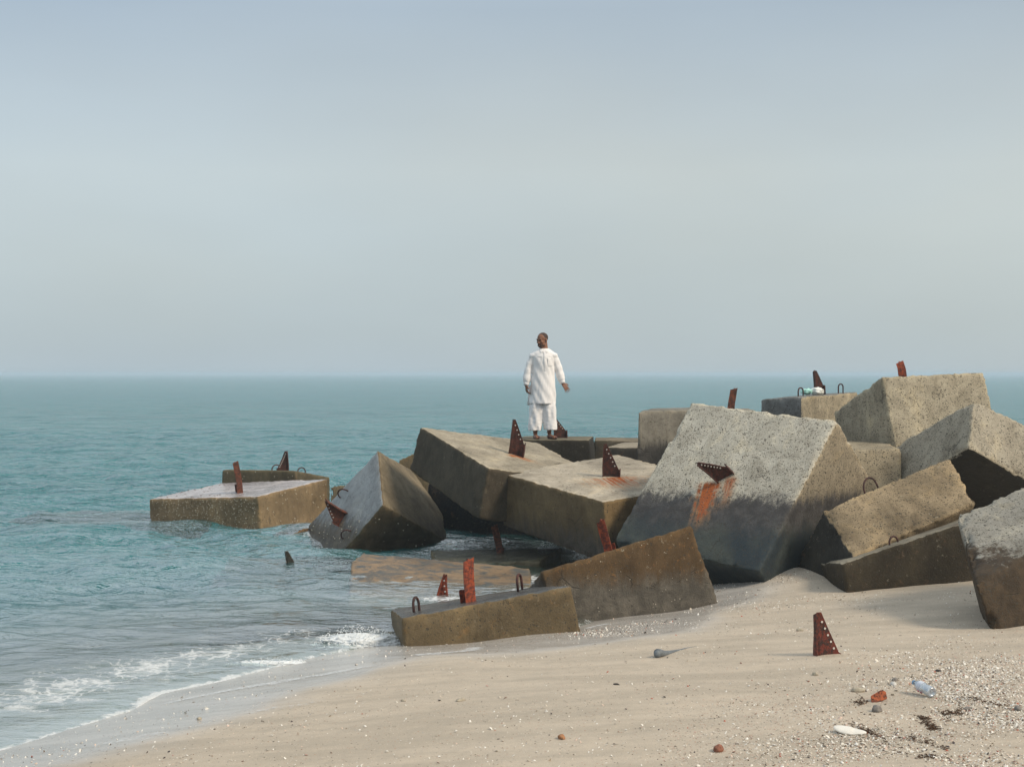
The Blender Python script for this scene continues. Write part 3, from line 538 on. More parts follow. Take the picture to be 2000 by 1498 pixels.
# barnacles: pale dots on the wetted faces
BARN = plain('barnacle_shell', (.62, .56, .44), .7)
def barnacles(key, a, b, c_, n, seed, power=1.5, size=.010):
    B = BLOCKS[key]; o = BL[key]; A_, B_, C_ = (Vector(B[k]) for k in (a, b, c_)); rs = random.Random(seed); bm = bmesh.new()
    me = o.data; tree = BVHTree.FromPolygons([v.co for v in me.vertices], [p.vertices[:] for p in me.polygons])
    cen = Vector(o.location); nn = (B_ - A_).cross(C_ - A_).normalized()
    if nn.dot(A_ - cen) < 0: nn = -nn
    for _ in range(n):
        u = .03 + .94 * rs.random(); v = 1 - rs.random() ** power * .97
        p = A_ + (B_ - A_) * u + (C_ - A_) * v - cen + nn * .2
        h = tree.ray_cast(p, -nn)
        if h[0] is None: continue
        s = size * rs.uniform(.5, 1.3)
        q = bmesh.ops.create_cone(bm, cap_ends=True, segments=6, radius1=s, radius2=s * .45, depth=s * 1.1)
        Mx = nn.to_track_quat('Z', 'Y').to_matrix()
        for w in q['verts']: w.co = Mx @ w.co + h[0]
    ob = link('barnacles', bm_mesh(bm, 'barnacles', False), BARN, o); ob['kind'] = 'stuff'
barnacles('A', '001', '101', '000', 900, 1, .9, .008); barnacles('A', '101', '111', '100', 90, 2, 1.3, .011)
barnacles('E', 'L', 'B', 'R', 130, 3, .9, .010); barnacles('E', 'R', 'R2', 'B', 60, 4, 1.6, .013)
barnacles('A2', '001', '101', '000', 60, 5, 1.3, .010)
barnacles('H', '001', '101', '000', 40, 6, 1.0, .006)
MUS = plain('mussel_brown', (.10, .05, .035), .6)
def top_specks(key, n, seed):
    B = BLOCKS[key]; o = BL[key]; rs = random.Random(seed); bm = bmesh.new(); A_, B_, C_ = (Vector(B[k]) for k in ('001', '101', '011'))
    for _ in range(n):
        u = rs.random() * .6 + .02; v = rs.random() * .9 + .05
        p = A_ + (B_ - A_) * u + (C_ - A_) * v - Vector(o.location); ellipsoid(bm, p, (.014, .010, .008), seg=6)
    ob = link('limpets', bm_mesh(bm), MUS, o); ob['kind'] = 'stuff'
top_specks('A', 60, 9)

# ------------------------------------------------------------------ the sea
r_ = np.concatenate([np.linspace(1.5, 5.5, 8)[:-1], grad(5.5, 60, 760)[:-1], grad(60, 600, 200)[:-1], grad(600, 3600, 20)])
t_ = np.concatenate([np.linspace(-math.pi, -.50, 36)[:-1], np.linspace(-.50, -.37, 40)[:-1], np.linspace(-.37, .24, 560)[:-1], np.linspace(.24, .40, 80)[:-1], np.linspace(.40, math.pi, 40)])
R_, X_, Y_, F_ = fan(r_, t_)
dr = np.gradient(r_)[:, None] * np.ones_like(R_)
Z = np.zeros_like(X_); rs = np.random.RandomState(3)
d_, p_ = shore_dist(X_, Y_)
shal = np.clip(-d_ / 5.0, .12, 1)
for k in range(64):
    lam = .22 * (5.2 / .22) ** (rs.rand()); th = math.radians(-90 + 14 + rs.normal(0, 34)); kk = 2 * math.pi / lam
    amp = .0085 * lam ** .85 * rs.uniform(.5, 1.2) * .82
    lod = np.clip((lam / (dr * 2.2) - 1) / 1.2, 0, 1)
    ph = kk * (X_ * math.cos(th) + Y_ * math.sin(th)) + rs.rand() * 6.28 + 1.6 * (vnoise(X_, Y_, .35 / max(lam, .5), 40 + k, 1) - .5)
    s = np.sin(ph); Z += amp * lod * (1 - 1.0 * np.abs(s) * 1.0 if k % 3 == 0 else s) * shal
# low roller breaking on the beach: higher towards the foremost block
P0 = p_
al = np.clip((P0 - 14.6) / 3.4, 0, 1)
jit = .10 * (vnoise(X_, Y_, 2.3, 71, 3) - .5)
dd = d_ + jit
hgt = .012 + .125 * al ** 1.3 * (.75 + .5 * vnoise(X_, Y_, 3.0, 78, 3)) * (P0 < 18.6)
Z += np.where(dd < .03, hgt * np.exp(-((dd + .16) / np.where(dd < -.16, .34, .10)) ** 2), 0)
al2 = np.exp(-((P0 - 15.6) / 2.2) ** 2)
Z += .035 * al2 * np.exp(-((d_ + 1.35 + .4 * (vnoise(X_, Y_, .8, 72, 2) - .5)) / .22) ** 2)
Z = np.where(dd > .02, np.minimum(Z, -.0) - (dd - .02) * 1.2, Z); Z = np.maximum(Z, -1.2 * (d_ > 0) - 1)
foam = np.zeros_like(X_)
def blob(x, y, rx, ry, s, ang=0):
    global foam
    ca, sa = math.cos(ang), math.sin(ang); u = (X_ - x) * ca + (Y_ - y) * sa; v = -(X_ - x) * sa + (Y_ - y) * ca
    foam = np.maximum(foam, s * np.exp(-(u / rx) ** 2 - (v / ry) ** 2))
foam = np.maximum(foam, (.18 + .45 * vnoise(X_, Y_, 3.1, 92, 3) + .5 * al) * np.exp(-((dd + .02) / (.035 + .11 * al)) ** 2) * (P0 < 18.8) * (P0 > 7))      # lip of the roller
foam = np.maximum(foam, .62 * np.exp(-((d_ + .75) / .7) ** 2) * np.exp(-((P0 - 11.6) / 3.0) ** 2))   # swash lace, left
lipn = vnoise(X_, Y_, 2.1, 91, 3)
foam = np.maximum(foam, (.35 + .75 * lipn) * np.exp(-((dd + .0) / (.03 + .09 * lipn)) ** 2) * (P0 > 6) * (P0 < 13.4))
blob(-1.35, 12.75, .55, .30, 1.0, .3); blob(-1.05, 13.1, .35, .6, .62, .2); blob(.25, 15.3, .45, .35, .85); blob(-.5, 14.95, .9, .25, .66); blob(-.6, 14.4, .9, .3, .6); blob(-.2, 14.2, 1.2, .8, .50); blob(-.9, 14.6, 1.0, .5, .42)
blob(.42, 16.2, .5, .45, .8); blob(.5, 15.9, .35, .3, .9)
blob(-3.2, 22.3, .9, .8, .78, .9); blob(-4.0, 21.2, .6, .25, .6, -.6); blob(-5.9, 21.9, .5, .4, .6); blob(-6.6, 21.6, 1.3, .4, .45)
blob(-2.5, 24.8, .8, .6, .7); blob(-2.75, 20.0, .5, .25, .5); blob(-3.1, 20.9, 1.0, .4, .45)
blob(.55, 18.9, .42, .35, .95); blob(.0, 18.3, .5, .3, .6); blob(-.2, 17.9, .7, .5, .42)
# how deep the water is over whatever lies under it
near = (R_ < 34) & (d_ < 1.0) & (X_ > -9) & (X_ < 6)
depth = np.maximum(Z - ground_z(X_, Y_), 0.0)
tree = BVHTree.FromPolygons(hulls_v, hulls_f)
ii = np.argwhere(near)
dn = Vector((0, 0, -1))
bx0 = -8.2
for i, j in ii:
    x = X_[i, j]; y = Y_[i, j]
    if y > 27 or y < 11.6: continue
    h = tree.ray_cast(Vector((x, y, Z[i, j] + .5)), dn, 2.5)
    if h[0] is not None:
        depth[i, j] = min(depth[i, j], max(Z[i, j] - h[0].z, 0.0) * 1.0)
sea_me = raw_mesh(np.stack([X_.ravel(), Y_.ravel(), Z.ravel()], 1), F_[:, ::-1], 'sea')
for nm, arr in (('depth', depth), ('bed', np.maximum(Z - ground_z(X_, Y_), 0.0)), ('foam', foam), ('shore', np.clip(-d_, 0, 40))):
    a = sea_me.attributes.new(nm, 'FLOAT', 'POINT'); a.data.foreach_set('value', arr.ravel().astype(np.float32))
g = G('sea_water'); P = g.n('ShaderNodeTexCoord').outputs['Object']
dA = g.n('ShaderNodeAttribute', attribute_name='depth').outputs['Fac']; fA = g.n('ShaderNodeAttribute', attribute_name='foam').outputs['Fac']; sA = g.n('ShaderNodeAttribute', attribute_name='shore').outputs['Fac']; bA = g.n('ShaderNodeAttribute', attribute_name='bed').outputs['Fac']
w1 = g.noise(g.vscale(P, (.55, 1.1, 1)), 6.5, 4, .6, .4); w2 = g.noise(g.vscale(P, (.5, 1, 1)), 1.6, 5, .62, .5); w3 = g.noise(g.vscale(P, (.5, 1, 1)), .30, 4, .6, .3)
hh = g.math('ADD', g.math('MULTIPLY', w1, .13), g.math('ADD', g.math('MULTIPLY', w2, .40), g.math('MULTIPLY', w3, .8)))
far = g.rng(sA, 0, 14, .4, 1.25)
nb = g.bump(hh, far, 1.0)
fr = g.n('ShaderNodeFresnel', {'IOR': 1.33, 'Normal': nb}).outputs[0]
frc = g.math('MULTIPLY', fr, .50)
turb = g.math('SUBTRACT', 1, g.math('POWER', 2.718, g.math('MULTIPLY', dA, -1.25)), clamp=True)
turb = g.math('MULTIPLY', turb, .97)
patch = g.noise(g.vscale(P, (.04, .10, 1)), 1.0, 4, .5)
deepc = g.mix(g.rng(patch, .35, .65), (.012, .182, .200), (.024, .215, .230))
body = g.mix(g.rng(bA, .05, .8), (.150, .215, .160), deepc)
dif = g.n('ShaderNodeBsdfDiffuse', {'Color': body, 'Normal': nb}).outputs[0]
tr = g.n('ShaderNodeBsdfTransparent', {'Color': (.86, .93, .90)}).outputs[0]
m1 = g.n('ShaderNodeMixShader', {0: turb, 1: tr, 2: dif}).outputs[0]
gl = g.n('ShaderNodeBsdfGlossy', {'Color': (1, 1, 1), 'Roughness': .07, 'Normal': nb}).outputs[0]
m2 = g.n('ShaderNodeMixShader', {0: frc, 1: m1, 2: gl}).outputs[0]
# foam: lacy cells where the amount is low, solid where it is high
cell = g.n('ShaderNodeTexVoronoi', {'Vector': g.n('ShaderNodeVectorMath', {0: P, 1: g.n('ShaderNodeVectorMath', {0: g.n('ShaderNodeTexNoise', {'Vector': P, 'Scale': 4, 'Detail': 3}).outputs['Color'], 1: (.45, .45, .0)}, operation='MULTIPLY').outputs[0]}, operation='ADD').outputs[0], 'Scale': 6.5}, feature='DISTANCE_TO_EDGE').outputs['Distance']
lace = g.rng(cell, .0, .16, 1, 0); fn = g.noise(P, 13, 5, .7, .3); fn2 = g.noise(P, 70, 3, .7)
brk = g.noise(P, 2.2, 5, .65, .6)
q = g.math('ADD', g.math('MULTIPLY', lace, .20), g.math('ADD', g.math('MULTIPLY', fn, .52), g.math('ADD', g.math('MULTIPLY', fn2, .26), g.math('MULTIPLY', g.math('SUBTRACT', brk, .42), .95))))
ff = g.rng(g.math('ADD', g.math('MULTIPLY', fA, 1.0), q), .98, 1.36)
ff = g.math('MULTIPLY', ff, g.rng(fA, .12, .35))
fcol = g.mix(g.rng(fn2, .3, .7), (.82, .83, .82), (.62, .65, .66))
fd = g.n('ShaderNodeBsdfDiffuse', {'Color': fcol, 'Normal': g.bump(g.math('ADD', fn, g.math('MULTIPLY', fn2, .5)), .6, .03)}).outputs[0]
m3 = g.n('ShaderNodeMixShader', {0: g.math('MULTIPLY', ff, .84), 1: m2, 2: fd}).outputs[0]
g.t.links.new(m3, g.o.inputs['Surface'])
sea = link('sea', sea_me, g.m); tag(sea, 'calm rippled turquoise sea fading into mist at the horizon', kind='structure')

# foam left behind on the wet sand: thin raised threads of froth
FOAM = G('sea_foam'); P = FOAM.n('ShaderNodeTexCoord').outputs['Object']
a_ = FOAM.n('ShaderNodeAttribute', attribute_name='amount').outputs['Fac']; n_ = FOAM.noise(P, 26, 5, .7, .4)
fm = FOAM.rng(FOAM.math('ADD', a_, FOAM.math('MULTIPLY', FOAM.math('SUBTRACT', n_, .5), 2.2)), .35, .95)
dfm = FOAM.n('ShaderNodeBsdfDiffuse', {'Color': (.75, .77, .78)}).outputs[0]; tfm = FOAM.n('ShaderNodeBsdfTransparent').outputs[0]
FOAM.t.links.new(FOAM.n('ShaderNodeMixShader', {0: FOAM.math('MULTIPLY', fm, .55), 1: tfm, 2: dfm}).outputs[0], FOAM.o.inputs['Surface'])
def froth(pts, w, amt):
    pts = np.array(pts, float); seg = []
    for a, b in zip(pts[:-1], pts[1:]):
        for t in np.arange(0, 1, .04): seg.append(a + (b - a) * t)
    seg = np.array(seg); tang = np.gradient(seg, axis=0); tang /= np.linalg.norm(tang, axis=1)[:, None] + 1e-9; nrm = np.stack([-tang[:, 1], tang[:, 0]], 1)
    m = 9; V = []; A = []
    for i, (p, q) in enumerate(zip(seg, nrm)):
        wob = .05 * (vnoise(p[0], p[1], 2.5, 5, 2) - .5); wl = w * (.5 + 1.1 * vnoise(p[0], p[1], 1.7, 9, 2)); endf = min(1, i / 8, (len(seg) - 1 - i) / 8)
        for k in range(m):
            s = (k / (m - 1) - .5) * 2; pp = p + q * (s * wl + wob)
            V.append((pp[0], pp[1], gz(pp[0], pp[1]) + .005 + .003 * (1 - s * s))); A.append(amt * (1 - s * s) * endf)
    idx = np.arange(len(V)).reshape(-1, m); F = np.stack([idx[:-1, :-1], idx[:-1, 1:], idx[1:, 1:], idx[1:, :-1]], -1).reshape(-1, 4)
    me = raw_mesh(V, F, 'foam'); at = me.attributes.new('amount', 'FLOAT', 'POINT'); at.data.foreach_set('value', np.array(A, np.float32))
    tag(link('sea_foam', me, FOAM.m), 'thin thread of white froth left on the wet sand', kind='stuff')
froth([(-2.56, 10.05), (-2.2, 10.28), (-1.75, 10.55), (-1.32, 10.86), (-1.02, 11.1)], .075, .75)
froth([(-.85, 11.42), (-.62, 11.5), (-.42, 11.62), (-.32, 11.78), (-.30, 11.9)], .085, .8)
froth([(-1.9, 9.35), (-1.5, 9.45), (-1.25, 9.6)], .08, .5); froth([(-2.9, 8.6), (-2.4, 8.8), (-2.1, 9.0)], .09, .5)
froth([(.66, 12.95), (.78, 13.15), (.95, 13.3)], .05, .9)

# splashes of broken water thrown up as spray clumps
SPR = plain('white_water', (.80, .83, .84), .5, .12, 40)
def splash(x, y, z, rx, ry, h, n, seed, label):
    rs = random.Random(seed)
    ico = bmesh.new(); bmesh.ops.create_icosphere(ico, subdivisions=1, radius=1); iv = np.array([v.co[:] for v in ico.verts]); ico.verts.index_update(); fi = np.array([[v.index for v in f.verts] for f in ico.faces]); ico.free()
    V = []; F = []
    for k in range(n):
        a = rs.random() * 6.28; q = rs.random() ** .6; px = math.cos(a) * q * rx; py = math.sin(a) * q * ry
        top = h * (1 - q ** 2) ; pz = rs.random() ** 1.4 * top; s = rs.uniform(.0015, .0065) * (1.2 - .6 * pz / max(h, .01))
        V.append(iv * (s * 1.4, s, s) + (px, py, pz)); F.append(fi + k * len(iv))
    bm = bmesh.new(); bmesh.ops.create_icosphere(bm, subdivisions=5, radius=1)
    for v in bm.verts:
        p = v.co.copy(); k = 1 + .35 * noise.noise(p * 2.3 + Vector((seed, 0, 0))) + .22 * noise.noise(p * 7) + .12 * noise.noise(p * 19); v.co = Vector((p.x * rx * .85, p.y * ry * .8, p.z * h * .42)) * k
    bm.verts.index_update(); nb_ = sum(len(q) for q in V); V.append(np.array([v.co[:] for v in bm.verts])); F.append(np.array([[v.index for v in f.verts] for f in bm.faces]) + nb_); bm.free()
    o = link('sea_spray', raw_mesh(np.concatenate(V), np.concatenate(F), 'spray'), SPR, None, (x, y, z)); tag(o, label, kind='stuff')
splash(.55, 18.55, .02, .30, .14, .20, 1100, 1, 'white water splashing against the level topped block')
splash(-1.36, 12.47, .0, .42, .15, .19, 1400, 2, 'white water of the small breaker by the foremost block')
splash(-1.98, 11.62, .0, .4, .07, .06, 400, 5, 'white lip of the small breaker running along the beach')
splash(.48, 15.6, .0, .20, .30, .07, 500, 3, 'white water boiling in the gap beside the rust brown slab')
splash(-3.35, 22.0, .0, .5, .25, .03, 250, 4, 'white water between the flat wet block and the tilted one')

# ------------------------------------------------------------------ the man
def person():
    root = empty('person', (.500, 22.62, 1.352), 'man in white tunic and trousers standing on the dark low block', 'person')
    skin = G('brown_skin'); Pk = skin.n('ShaderNodeTexCoord').outputs['Object']; nk = skin.noise(Pk, 30, 3)
    skin.pbr(skin.mix(nk, (.255, .120, .070), (.20, .090, .053)), .5, **{'Specular IOR Level': .35}); SK = skin.m
    def rem(bm, vox, sm=4, fac=.5):
        me = bm_mesh(bm); return evaluated(me, [('REMESH', dict(mode='VOXEL', voxel_size=vox, adaptivity=0)), ('SMOOTH', dict(factor=fac, iterations=sm))])
    # head frame: turned to the picture's left and tipped a little down
    HC = Vector((-.014, -.004, 1.592)); HM = (Matrix.Rotation(math.radians(-42), 3, 'Z') @ Matrix.Rotation(math.radians(7), 3, 'X'))
    def H(p): return HC + HM @ Vector(p)
    def hell(bm, p, r, rx=0, rz=0):
        ellipsoid(bm, H(p), r, HM @ Matrix.Rotation(rx, 3, 'X') @ Matrix.Rotation(rz, 3, 'Z'), 24)
    bm = bmesh.new()
    hell(bm, (0, .012, .028), (.077, .096, .084))            # cranium
    hell(bm, (0, -.022, -.030), (.064, .070, .082))          # face
    hell(bm, (0, -.052, -.098), (.040, .034, .030))          # chin
    for s in (-1, 1):
        hell(bm, (s * .044, -.012, -.076), (.022, .045, .032))    # jaw
        hell(bm, (s * .044, -.062, -.030), (.020, .020, .018))    # cheekbone
        hell(bm, (s * .032, -.082, .018), (.024, .012, .008))     # brow ridge
        hell(bm, (s * .079, .012, -.012), (.008, .018, .032), .15, s * .35)   # ear
        hell(bm, (s * .013, -.094, -.042), (.010, .012, .009))    # nostril wing
        hell(bm, (s * .031, -.080, .000), (.013, .010, .008))     # eyelids
    hell(bm, (0, -.092, -.016), (.009, .018, .030), -.25)         # nose bridge
    hell(bm, (0, -.104, -.038), (.012, .013, .012))               # nose tip
    hell(bm, (0, -.086, -.068), (.024, .010, .006)); hell(bm, (0, -.083, -.078), (.020, .010, .007))   # lips
    capsule(bm, (.012, .018, 1.54), (.020, .018, 1.40), .056, .066, 18)
    # trunk and limbs under the clothes, one skin
    tube_bm(bm, [(.02, .02, 1.44), (.01, .02, 1.36), (.01, .02, 1.20), (.0, .02, 1.02), (.0, .02, .88)], [.07, .10, .105, .10, .11], 20)
    S = [((-.150, .015, 1.350), (-.245, .03, 1.11), (-.270, -.01, .862)), ((.165, .015, 1.355), (.250, .05, 1.12), (.318, .02, .895))]
    for sh, el, wr in S: capsule(bm, (sh[0] * .93, sh[1], sh[2] - .03), el, .040, .040); capsule(bm, el, wr, .042, .028)
    for x0, x1, y1, x2, y2, z2 in ((-.075, -.115, -.01, -.125, .02, .09), (.085, .105, -.03, .100, .03, .10)):
        capsule(bm, (x0, .02, .88), (x1, y1, .48), .085, .055); capsule(bm, (x1, y1, .48), (x2, y2, z2), .054, .036)
    # feet
    capsule(bm, (-.125, .03, .05), (-.105, -.15, .03), .034, .028); capsule(bm, (.100, .04, .05), (.175, -.13, .03), .034, .028)
    def hand(wr, dirv, palmn, curl, spread, thumb_side, fl=1.0):
        wr = Vector(wr); d = Vector(dirv).normalized(); n = Vector(palmn); n = (n - d * n.dot(d)).normalized(); s = d.cross(n) * thumb_side
        pc = wr + d * .052
        for k in (-1.5, -.5, .5, 1.5): capsule(bm, wr + s * k * .012 + d * .008, wr + d * .088 + s * k * .019, .015, .0115, 8)
        for k, ln in ((1.5, .070), (.5, .080), (-.5, .075), (-1.5, .058)):
            p = wr + d * .088 + s * k * .0195; ang = curl; dirc = (d + s * k * spread).normalized()
            for q, fr in enumerate((.45, .32, .26)):
                v = (dirc * math.cos(ang) + n * math.sin(ang)).normalized(); p2 = p + v * ln * fr * fl
                capsule(bm, p, p2, .0095 - q * .0008, .0088 - q * .0008, 8); p = p2; ang += curl * .8
        t0 = wr + s * .022 + d * .018; t1 = t0 + (d * .6 + s * .75 + n * .25).normalized() * .040; t2 = t1 + (d * .9 + s * .35 + n * .3).normalized() * .032
        capsule(bm, t0, t1, .014, .011, 8); capsule(bm, t1, t2, .011, .009, 8)
    hand((-.272, -.012, .862), (.10, -.10, -1), (.75, .25, 0), .50, .05, 1)        # relaxed, slightly curled
    hand((.320, .018, .892), (.50, -.20, -.72), (-.25, 1, -.2), .22, .17, 1)   # spread for balance
    body = link('body', rem(bm, .0062, 3), SK, root)
    # eyes, hair, beard
    eye = plain('eye_dark', (.03, .02, .015), .25, 0)
    for s in (-1, 1):
        bm = bmesh.new(); hell(bm, (s * .031, -.085, -.001), (.011, .009, .0055)); link('eye', bm_mesh(bm), eye, body)
        bm = bmesh.new(); hell(bm, (s * .033, -.092, .017), (.022, .006, .0045), 0, -s * .15); link('eyebrow', bm_mesh(bm), plain('brow_hair', (.018, .012, .01), .9), body)
    bm = bmesh.new(); hell(bm, (0, .020, .035), (.0785, .094, .0815))
    bmesh.ops.bisect_plane(bm, geom=bm.verts[:] + bm.edges[:] + bm.faces[:], plane_co=H((0, -.02, .030)), plane_no=HM @ Vector((0, -.75, -.65)), clear_outer=True)
    link('cropped_hair', bm_mesh(bm), plain('cropped_hair', (.075, .045, .035), .9, .4, 60), body)
    bm = bmesh.new(); hell(bm, (0, -.052, -.102), (.038, .033, .026)); hell(bm, (0, -.086, -.060), (.030, .012, .0065))
    for s in (-1, 1): hell(bm, (s * .030, -.066, -.080), (.014, .020, .022)); hell(bm, (s * .047, -.022, -.082), (.0180, .036, .020))
    link('beard', rem(bm, .005, 2), plain('short_beard', (.060, .034, .026), .95, .4, 80), body)

    cloth = G('white_cotton'); Pc = cloth.n('ShaderNodeTexCoord').outputs['Object']
    f1 = cloth.noise(cloth.vscale(Pc, (14, 14, 3.2)), 1, 4, .6, 1.2); f2 = cloth.noise(Pc, 22, 3, .6, .6)
    cloth.pbr(cloth.mix(f2, (.88, .865, .86), (.83, .81, .80)), .85, cloth.bump(cloth.math('ADD', f1, cloth.math('MULTIPLY', f2, .2)), .28, .02), **{'Specular IOR Level': .2}); CL = cloth.m
    def ring(bm, c, rx, ry, n, folds, amp, ph, tilt=0):
        vs = []
        for k in range(n):
            a = 2 * math.pi * k / n; w = 1 + amp * sum(math.sin(a * f + ph * (1 + i)) for i, f in enumerate(folds)) / len(folds)
            vs.append(bm.verts.new((c[0] + rx * w * math.cos(a), c[1] + ry * w * math.sin(a), c[2] + tilt * math.cos(a) )))
        return vs
    def loft(bm, rings, cap=True):
        for a, b in zip(rings, rings[1:]):
            n = len(a)
            for k in range(n): bm.faces.new((a[k], a[(k + 1) % n], b[(k + 1) % n], b[k]))
        if cap: bm.faces.new(rings[0][::-1]); bm.faces.new(rings[-1])
    # tunic: torso loft, yoke and sleeves, one cloth
    bm = bmesh.new(); n = 56; T = []
    for z, x, rx, ry, amp in ((.565, -.005, .214, .160, .09), (.60, -.005, .213, .160, .085), (.70, .0, .208, .156, .06), (.82, .0, .203, .150, .045), (.93, .0, .190, .144, .03), (1.03, .003, .178, .138, .025),
                              (1.14, .006, .172, .138, .02), (1.24, .006, .176, .136, .012), (1.33, .006, .186, .126, .006), (1.385, .008, .182, .105, 0), (1.425, .014, .125, .085, 0), (1.455, .020, .070, .068, 0)):
        T.append(ring(bm, (x, .02, z), rx, ry, n, (5, 9, 3), amp, 1.3 + z * 1.1))
    loft(bm, T)
    bmesh.ops.recalc_face_normals(bm, faces=bm.faces[:])
    for (sh, el, wr), ph in zip(S, (0.4, 2.1)):
        sh, el, wr = map(Vector, (sh, el, wr)); pts = []; rad = []
        for t in [k / 14 for k in range(15)]:
            p = (1 - t) ** 2 * sh + 2 * t * (1 - t) * (el + (el - (sh + wr) / 2) * .35) + t * t * wr
            pts.append(p); rad.append((.064 - .003 * t) * (1 + .05 * math.sin(t * 26 + ph)) if t < .86 else .045)
        tube_bm(bm, pts, rad, 18); ellipsoid(bm, sh + Vector((-.012 * (1 if sh.x > 0 else -1), 0, -.012)), (.066, .074, .056))
    tun = rem(bm, .0075, 9)
    tn = link('tunic', tun, CL, root)
    nrm = [v.normal.copy() for v in tun.vertices]
    for v in tun.vertices:
        p = v.co.copy()
        if p.z < 1.32:
            k = .009 * noise.noise(Vector((p.x * 13 + p.z * 6, p.y * 12, p.z * 2.6))) + .0025 * noise.noise(Vector((p.x * 30 - p.z * 9, p.y * 20, p.z * 9 + 4)))
            v.co = p + nrm[v.index] * k * 1.5
    # raised front hem corner and side vents read through a back flap at the left
    bm = bmesh.new(); A = ring(bm, (-.10, .075, .54), .155, .085, 32, (4, 7), .10, .6); B_ = ring(bm, (-.09, .07, .86), .135, .085, 32, (4, 7), .05, .9); loft(bm, [A, B_]); link('back_flap', bm_mesh(bm), CL, tn)
    tt_ = BVHTree.FromPolygons([v.co.copy() for v in tun.vertices], [p.vertices[:] for p in tun.polygons])
    def patch(name, corners, nu, nv, off, th):
        bm = bmesh.new(); c0, c1, c2, c3 = [Vector((x, 0, z)) for x, z in corners]; grid = []
        for i in range(nu + 1):
            row = []
            for j in range(nv + 1):
                u, v = i / nu, j / nv; p = (c0 * (1 - u) + c1 * u) * (1 - v) + (c3 * (1 - u) + c2 * u) * v
                h = tt_.ray_cast(Vector((p.x, -1, p.z)), Vector((0, 1, 0))); y_ = h[0].y if h[0] is not None and h[0].y < .02 else -.05
                row.append(bm.verts.new((p.x, y_ - off, p.z)))
            grid.append(row)
        for i in range(nu):
            for j in range(nv): bm.faces.new((grid[i][j], grid[i + 1][j], grid[i + 1][j + 1], grid[i][j + 1]))
        bmesh.ops.recalc_face_normals(bm, faces=bm.faces[:])
        if bm.faces[0].normal.y > 0: bmesh.ops.reverse_faces(bm, faces=bm.faces[:])
        bmesh.ops.solidify(bm, geom=bm.faces[:], thickness=th); bmesh.ops.recalc_face_normals(bm, faces=bm.faces[:]); return link(name, bm_mesh(bm, smooth=False), CL, tn)
    patch('placket', [(.012, 1.40), (.036, 1.40), (.046, 1.10), (.022, 1.10)], 2, 10, .011, .005)
    patch('pocket', [(.072, 1.295), (.150, 1.29), (.158, 1.175), (.082, 1.17)], 3, 3, .012, .005)
    patch('collar', [(.008, 1.400), (-.028, 1.440), (-.058, 1.445), (-.040, 1.392)], 4, 4, .013, .007)
    patch('collar', [(.026, 1.400), (.055, 1.440), (.088, 1.445), (.074, 1.392)], 4, 4, .013, .007)
    for s, wr, el in ((0, S[0][2], S[0][1]), (1, S[1][2], S[1][1])):
        wr = Vector(wr); d = (Vector(el) - wr).normalized(); bm = bmesh.new(); tube_bm(bm, [wr - d * .004, wr + d * .055], [.043, .045], 18); link('cuff', bm_mesh(bm), CL, tn)
    # trousers: two wide legs with deep folds, joined at the seat
    bm = bmesh.new()
    for c0, c1, r0, r1, ph in (((-.075, .02, .84), (-.135, .01, .140), .085, .108, .3), ((.077, .02, .84), (.120, .0, .150), .085, .104, 1.9)):
        rings = []
        for k in range(15):
            t = k / 14; c = Vector(c0).lerp(Vector(c1), t); rr_ = r0 + (r1 - r0) * t + .016 * math.sin(3.1 * t)
            rings.append(ring(bm, c, rr_, rr_ * 1.02, 40, (3, 7, 5), .05 + .07 * t, ph + t * 3.5))
        loft(bm, rings[::-1])
    ellipsoid(bm, (0, .02, .72), (.12, .10, .15)); ellipsoid(bm, (-.0, .02, .62), (.07, .09, .12))
    bmesh.ops.recalc_face_normals(bm, faces=bm.faces[:])
    tr = rem(bm, .0075, 3)
    nrm = [v.normal.copy() for v in tr.vertices]
    for v in tr.vertices:
        p = v.co.copy(); v.co = p + nrm[v.index] * (.014 * noise.noise(Vector((p.x * 13, p.y * 13, p.z * 5 + p.x * 8))) + .0035 * noise.noise(Vector((p.x * 22 + 5, p.y * 22, p.z * 26))))
    link('trousers', tr, CL, root)
    LE = plain('brown_leather', (.135, .038, .022), .4, .4, 30)
    for c, tip in (((-.125, .035), (-.085, -.165)), ((.098, .045), (.205, -.145))):
        bm = bmesh.new(); a = Vector((c[0], c[1], .0)); b = Vector((tip[0], tip[1], .0)); d = (b - a).normalized(); s = Vector((-d.y, d.x, 0))
        M3 = Matrix((s, d, Vector((0, 0, 1)))).transposed(); L_ = (b - a).length
        ellipsoid(bm, a + d * .02 + Vector((0, 0, .040)), (.040, .055, .042), M3); ellipsoid(bm, a + d * L_ * .62 + Vector((0, 0, .030)), (.047, L_ * .42, .032), M3)
        for v in bm.verts: v.co.z = max(v.co.z, .004)
        sh = link('shoe', rem(bm, .006, 3), LE, root)
        bm = bmesh.new(); ellipsoid(bm, a + d * L_ * .45 + Vector((0, 0, .006)), (.046, L_ * .62, .010), M3); link('sole', bm_mesh(bm), plain('dark_sole', (.03, .02, .015), .8), sh)
person()

